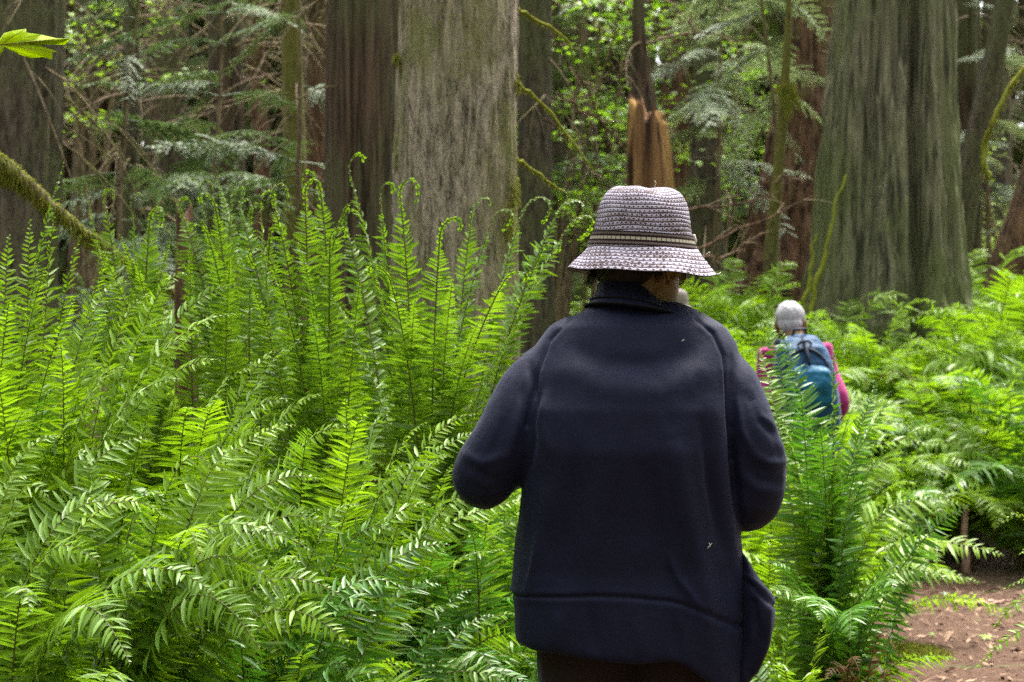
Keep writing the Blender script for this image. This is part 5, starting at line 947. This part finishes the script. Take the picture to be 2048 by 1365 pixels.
mb = MB(); mb.rings(np.array(rows), False, False); bm_ = mb.mesh('hat_band'); uv = bm_.uv_layers.new(name='braid'); li = np.empty(len(bm_.loops), np.int32); bm_.loops.foreach_get('vertex_index', li); uv.data.foreach_set('uv', np.array(uvb).reshape(-1, 2)[li].astype(np.float32).ravel()); bd_ = link('hat_band', bm_, M['band'], hat)
mb = MB(); kx = .1085; mb.tube([(kx*math.cos(R(-22)), kx*1.12*math.sin(R(-22)), .083), (kx*1.03*math.cos(R(-20)), kx*1.15*math.sin(R(-20)), .07), (kx*math.cos(R(-21)), kx*1.12*math.sin(R(-21)), .052)], [.003, .005, .003], 8); mb.obj('band_loop', M['thread'], hat)
mb = MB(); e0 = np.array((.157*math.cos(R(-18)), .157*1.12*math.sin(R(-18)), .002)); mb.tube(e0+np.array([(0, 0, 0), (.006, 0, -.003), (.014, 0, .002)]), .0008, 4); mb.tube(np.array([(.128, -.05, .040), (.132, -.055, .046), (.138, -.05, .047), (.136, -.05, .040)]), .0007, 4); mb.tube(np.array([(.015, -.02, .178), (.018, -.024, .192), (.014, -.026, .196)]), .0008, 4); mb.obj('frayed_strands', M['thread'], hat)

# ---- the hikers farther on
def hiker(label, X, Y, h, yaw, lean, top, low, hair, elbow=.05, hz=1.575, roll=0.0):
    zb = float(gz(X, Y)); t = thing('person', label, 'person', (X, Y, zb)); s = h/1.70; mb = MB(); hd = np.array((.0, lean*1.0+.05, hz))*s; r3 = head_parts(mb, hd, R(yaw), R(12), s*1.0)
    mb.tube(np.array([(0, lean*.75, 1.36), (0, lean*.85+.01, 1.44), (0, lean+.035, hz-.03)])*s, [.062*s, .055*s, .057*s], 12)
    tor = [(0, lean*.75, 1.40), (0, lean*.6, 1.28), (0, lean*.4, 1.1), (0, .02, .95), (0, .02, .86)]
    mb.tube(np.array(tor)*s, np.array([.10, .15, .135, .13, .13])*s, 16, True, (1, .66), (1, 0, 0)); st = MB(); st.tube(np.array([(0, lean*.75, 1.43)]+tor[:-1]+[(0, .02, .84)])*s, np.array([.06, .125, .165, .160, .155, .165])*s, 22, True, (1, .66), (1, 0, 0))
    for sd in (-1, 1):
        A = np.array([(sd*.135, lean*.7, 1.375), (sd*.165, lean*.6, 1.22), (sd*.200, elbow*0+.0, 1.07), (sd*.17, .12+elbow, .97), (sd*.11, .24+elbow, .98)])*s; mb.tube(spline(A, 18), np.linspace(.044, .030, 18)*s, 10); st.tube(spline(A[:-1], 18), np.linspace(.066, .050, 18)*s, 14)
        hand_parts(mb, A[-1], (-.5*sd, .8, .1), (-.7*sd, -.2, -.3), -sd, s, .5)
    for sd in (-1, 1): leg_parts(mb, np.array((sd*.09, .02, .88))*s, np.array((sd*.1, .06+.08*sd, .47))*s, np.array((sd*.1, .13*sd, .09))*s)
    link('body', remesh(mb, .008, 3, 'person'), M['skin'], t); link('shirt', remesh(st, .010, 4, 'shirt'), M[top], t)
    tm = MB(); tm.tube(np.array([(0, .02, .96), (0, .02, .86), (0, .02, .80)])*s, np.array([.165, .170, .155])*s, 20, True, (1, .72), (1, 0, 0))
    for sd in (-1, 1):
        sh = MB(); leg_parts(tm, np.array((sd*.09, .02, .85))*s, np.array((sd*.1, .06+.08*sd, .47))*s, np.array((sd*.1, .13*sd, .10))*s, .024, sh); link('shoe', remesh(sh, .010, 2, 'shoe'), M['shoe'], t)
    t.rotation_euler = (0, R(roll), 0); link('trousers', remesh(tm, .010, 4, 'trousers'), M[low], t)
    hm = MB(); Rm = Matrix.Rotation(-R(yaw), 4, 'Z') @ Matrix.Rotation(-R(12), 4, 'X'); hm.ell(hd+r3 @ (np.array((0, -.014, .036))*s), np.array((.082, .097, .088))*s, 24, 16, Rm); hm.ell(hd+r3 @ (np.array((0, -.058, -.014))*s), np.array((.066, .046, .052))*s, 20, 12, Rm); hmm = remesh(hm, .007, 2, 'hair'); Vh = getv(hmm); Nh = getn(hmm); setv(hmm, Vh+Nh*(.004*fbm(Vh[:, 0]*40, Vh[:, 1]*40, Vh[:, 2]*14, 3, 3))[:, None]); link('hair', hmm, M[hair], t)
    return t, hd, s
HX, HY = (1606-CX)/F*10.2+.075, 10.2
hk, hd, s_ = hiker('grey-haired person in a berry red long-sleeved shirt walking away among the ferns', HX, HY, 1.64, 12, .13, 'berry', 'denim', 'hair', hz=1.505, roll=-4.5)
pz = float(gz(HX, HY)); pk = thing('backpack', 'teal and slate blue backpack worn by the grey-haired hiker in the berry shirt', 'backpack', (HX-.065, HY-.10, pz+.885)); pk.rotation_euler = (0, R(-4.5), 0)
def pack_loft(rows, n=40, ex=.6):
    Rg = []; a = np.arange(n)/n*2*np.pi
    for (z, w_, d_, y, x) in rows: Rg.append(np.stack([x+np.sign(np.cos(a))*np.abs(np.cos(a))**ex*w_, y+np.sign(np.sin(a))*np.abs(np.sin(a))**ex*d_, np.full(n, z)], 1))
    mb = MB(); mb.rings(np.array(Rg)); return mb
mb = pack_loft([(-.02, .10, .06, -.02, .02), (.02, .135, .10, -.04, .018), (.12, .145, .12, -.05, .012), (.24, .150, .125, -.05, .005), (.36, .145, .115, -.035, 0), (.44, .125, .10, -.015, -.004), (.49, .09, .07, .01, -.004), (.51, .04, .035, .03, 0)]); me = remesh(mb, .009, 3, 'pack'); V = getv(me); N = getn(me); setv(me, V+N*(.008*fbm(V[:, 0]*14, V[:, 1]*14, V[:, 2]*11, 2, 3))[:, None]); link('pack_body', me, M['slate_pack'], pk)
mb = pack_loft([(.13, .07, .03, -.155, .01), (.16, .105, .045, -.16, .01), (.25, .115, .05, -.165, .006), (.32, .108, .045, -.155, .003), (.355, .07, .03, -.14, 0)]); me = remesh(mb, .007, 3, 'pack'); V = getv(me); N = getn(me); setv(me, V+N*(.009*fbm(V[:, 0]*16, V[:, 1]*16, V[:, 2]*16, 5, 3))[:, None]); link('front_pocket', me, M['blue_pack'], pk)
a = np.linspace(R(200), R(-20), 24); mb = MB(); mb.tube(np.stack([.118*np.cos(a), -.150+.03*np.sin(a), .27+.165*np.sin(a)], 1), .010, 8); mb.obj('zip_flap', M['dark_pack'], pk)
mb = MB(); mb.tube([(0, -.05, .485), (.004, -.115, .45), (.006, -.165, .40), (.006, -.20, .355)], [.012, .016, .016, .012], 8, True, (1.5, .5)); mb.tube([(-.03, -.10, .46), (-.01, -.12, .475), (.02, -.12, .475), (.04, -.10, .46)], .007, 6); mb.obj('buckle_strap', M['dark_pack'], pk)
mb = MB(); mb.tube([(-.035, .03, .50), (-.03, -.01, .535), (.03, -.01, .535), (.035, .03, .50)], .009, 6); mb.obj('grab_loop', M['dark_pack'], pk)
for sd in (-1, 1): mb = MB(); mb.tube([(sd*.07, .05, .45), (sd*.10, .14, .475), (sd*.11, .23, .44), (sd*.14, .27, .30), (sd*.16, .16, .12), (sd*.135, .03, .06)], .018, 8, True, (1.5, .5)); mb.obj('shoulder_strap', M['dark_pack'], pk)
mb = MB()
for sd in (-1, 1): mb.tube(spline([(sd*.10, -.03, -.01), (sd*.155, -.0, -.03), (sd*.185, .10, -.05), (sd*.12, .22, -.06)], 12), .022, 8)
mb.rings(np.array([np.stack([.03+.15*np.cos(th)*q, -.01+.10*np.sin(th)*q, np.full(72, z)+.012*np.sin(3*th)], 1) for z, q in ((-.26, .75), (-.2, .95), (-.1, 1.0), (-.02, .85), (.02, .5))])); me = remesh(mb, .009, 4, 'tied_jacket'); V = getv(me); N = getn(me); setv(me, V+N*(.012*fbm(V[:, 0]*14, V[:, 1]*14, V[:, 2]*9, 7, 3))[:, None])
tj = thing('tied_jacket', 'blue jacket tied round the waist below the teal backpack', 'jacket', (HX-.065, HY-.10, pz+.885)); link('cloth', me, M['blue_jacket'], tj)
H3X, H3Y = (1346-CX)/F*9.6, 9.6
h3, hd3, s3 = hiker('person in a beige brimmed hat and violet top, nearly hidden beyond the bowed face', H3X, H3Y, 1.60, -10, .08, 'violet', 'denim', 'hair_dark')
me, _ = hat_mesh([(.105, .0), (.100, .012), (.092, .020), (.086, .030), (.084, .06), (.078, .085), (.06, .100), (.03, .106), (.001, .107)], .004, 1.15, 60, .004, 50); ho = link('hat', me, M['beige'], h3, tuple(hd3+np.array((0, .0, .035)))); sm_ = ho.modifiers.new('t', 'SOLIDIFY'); sm_.thickness = .004
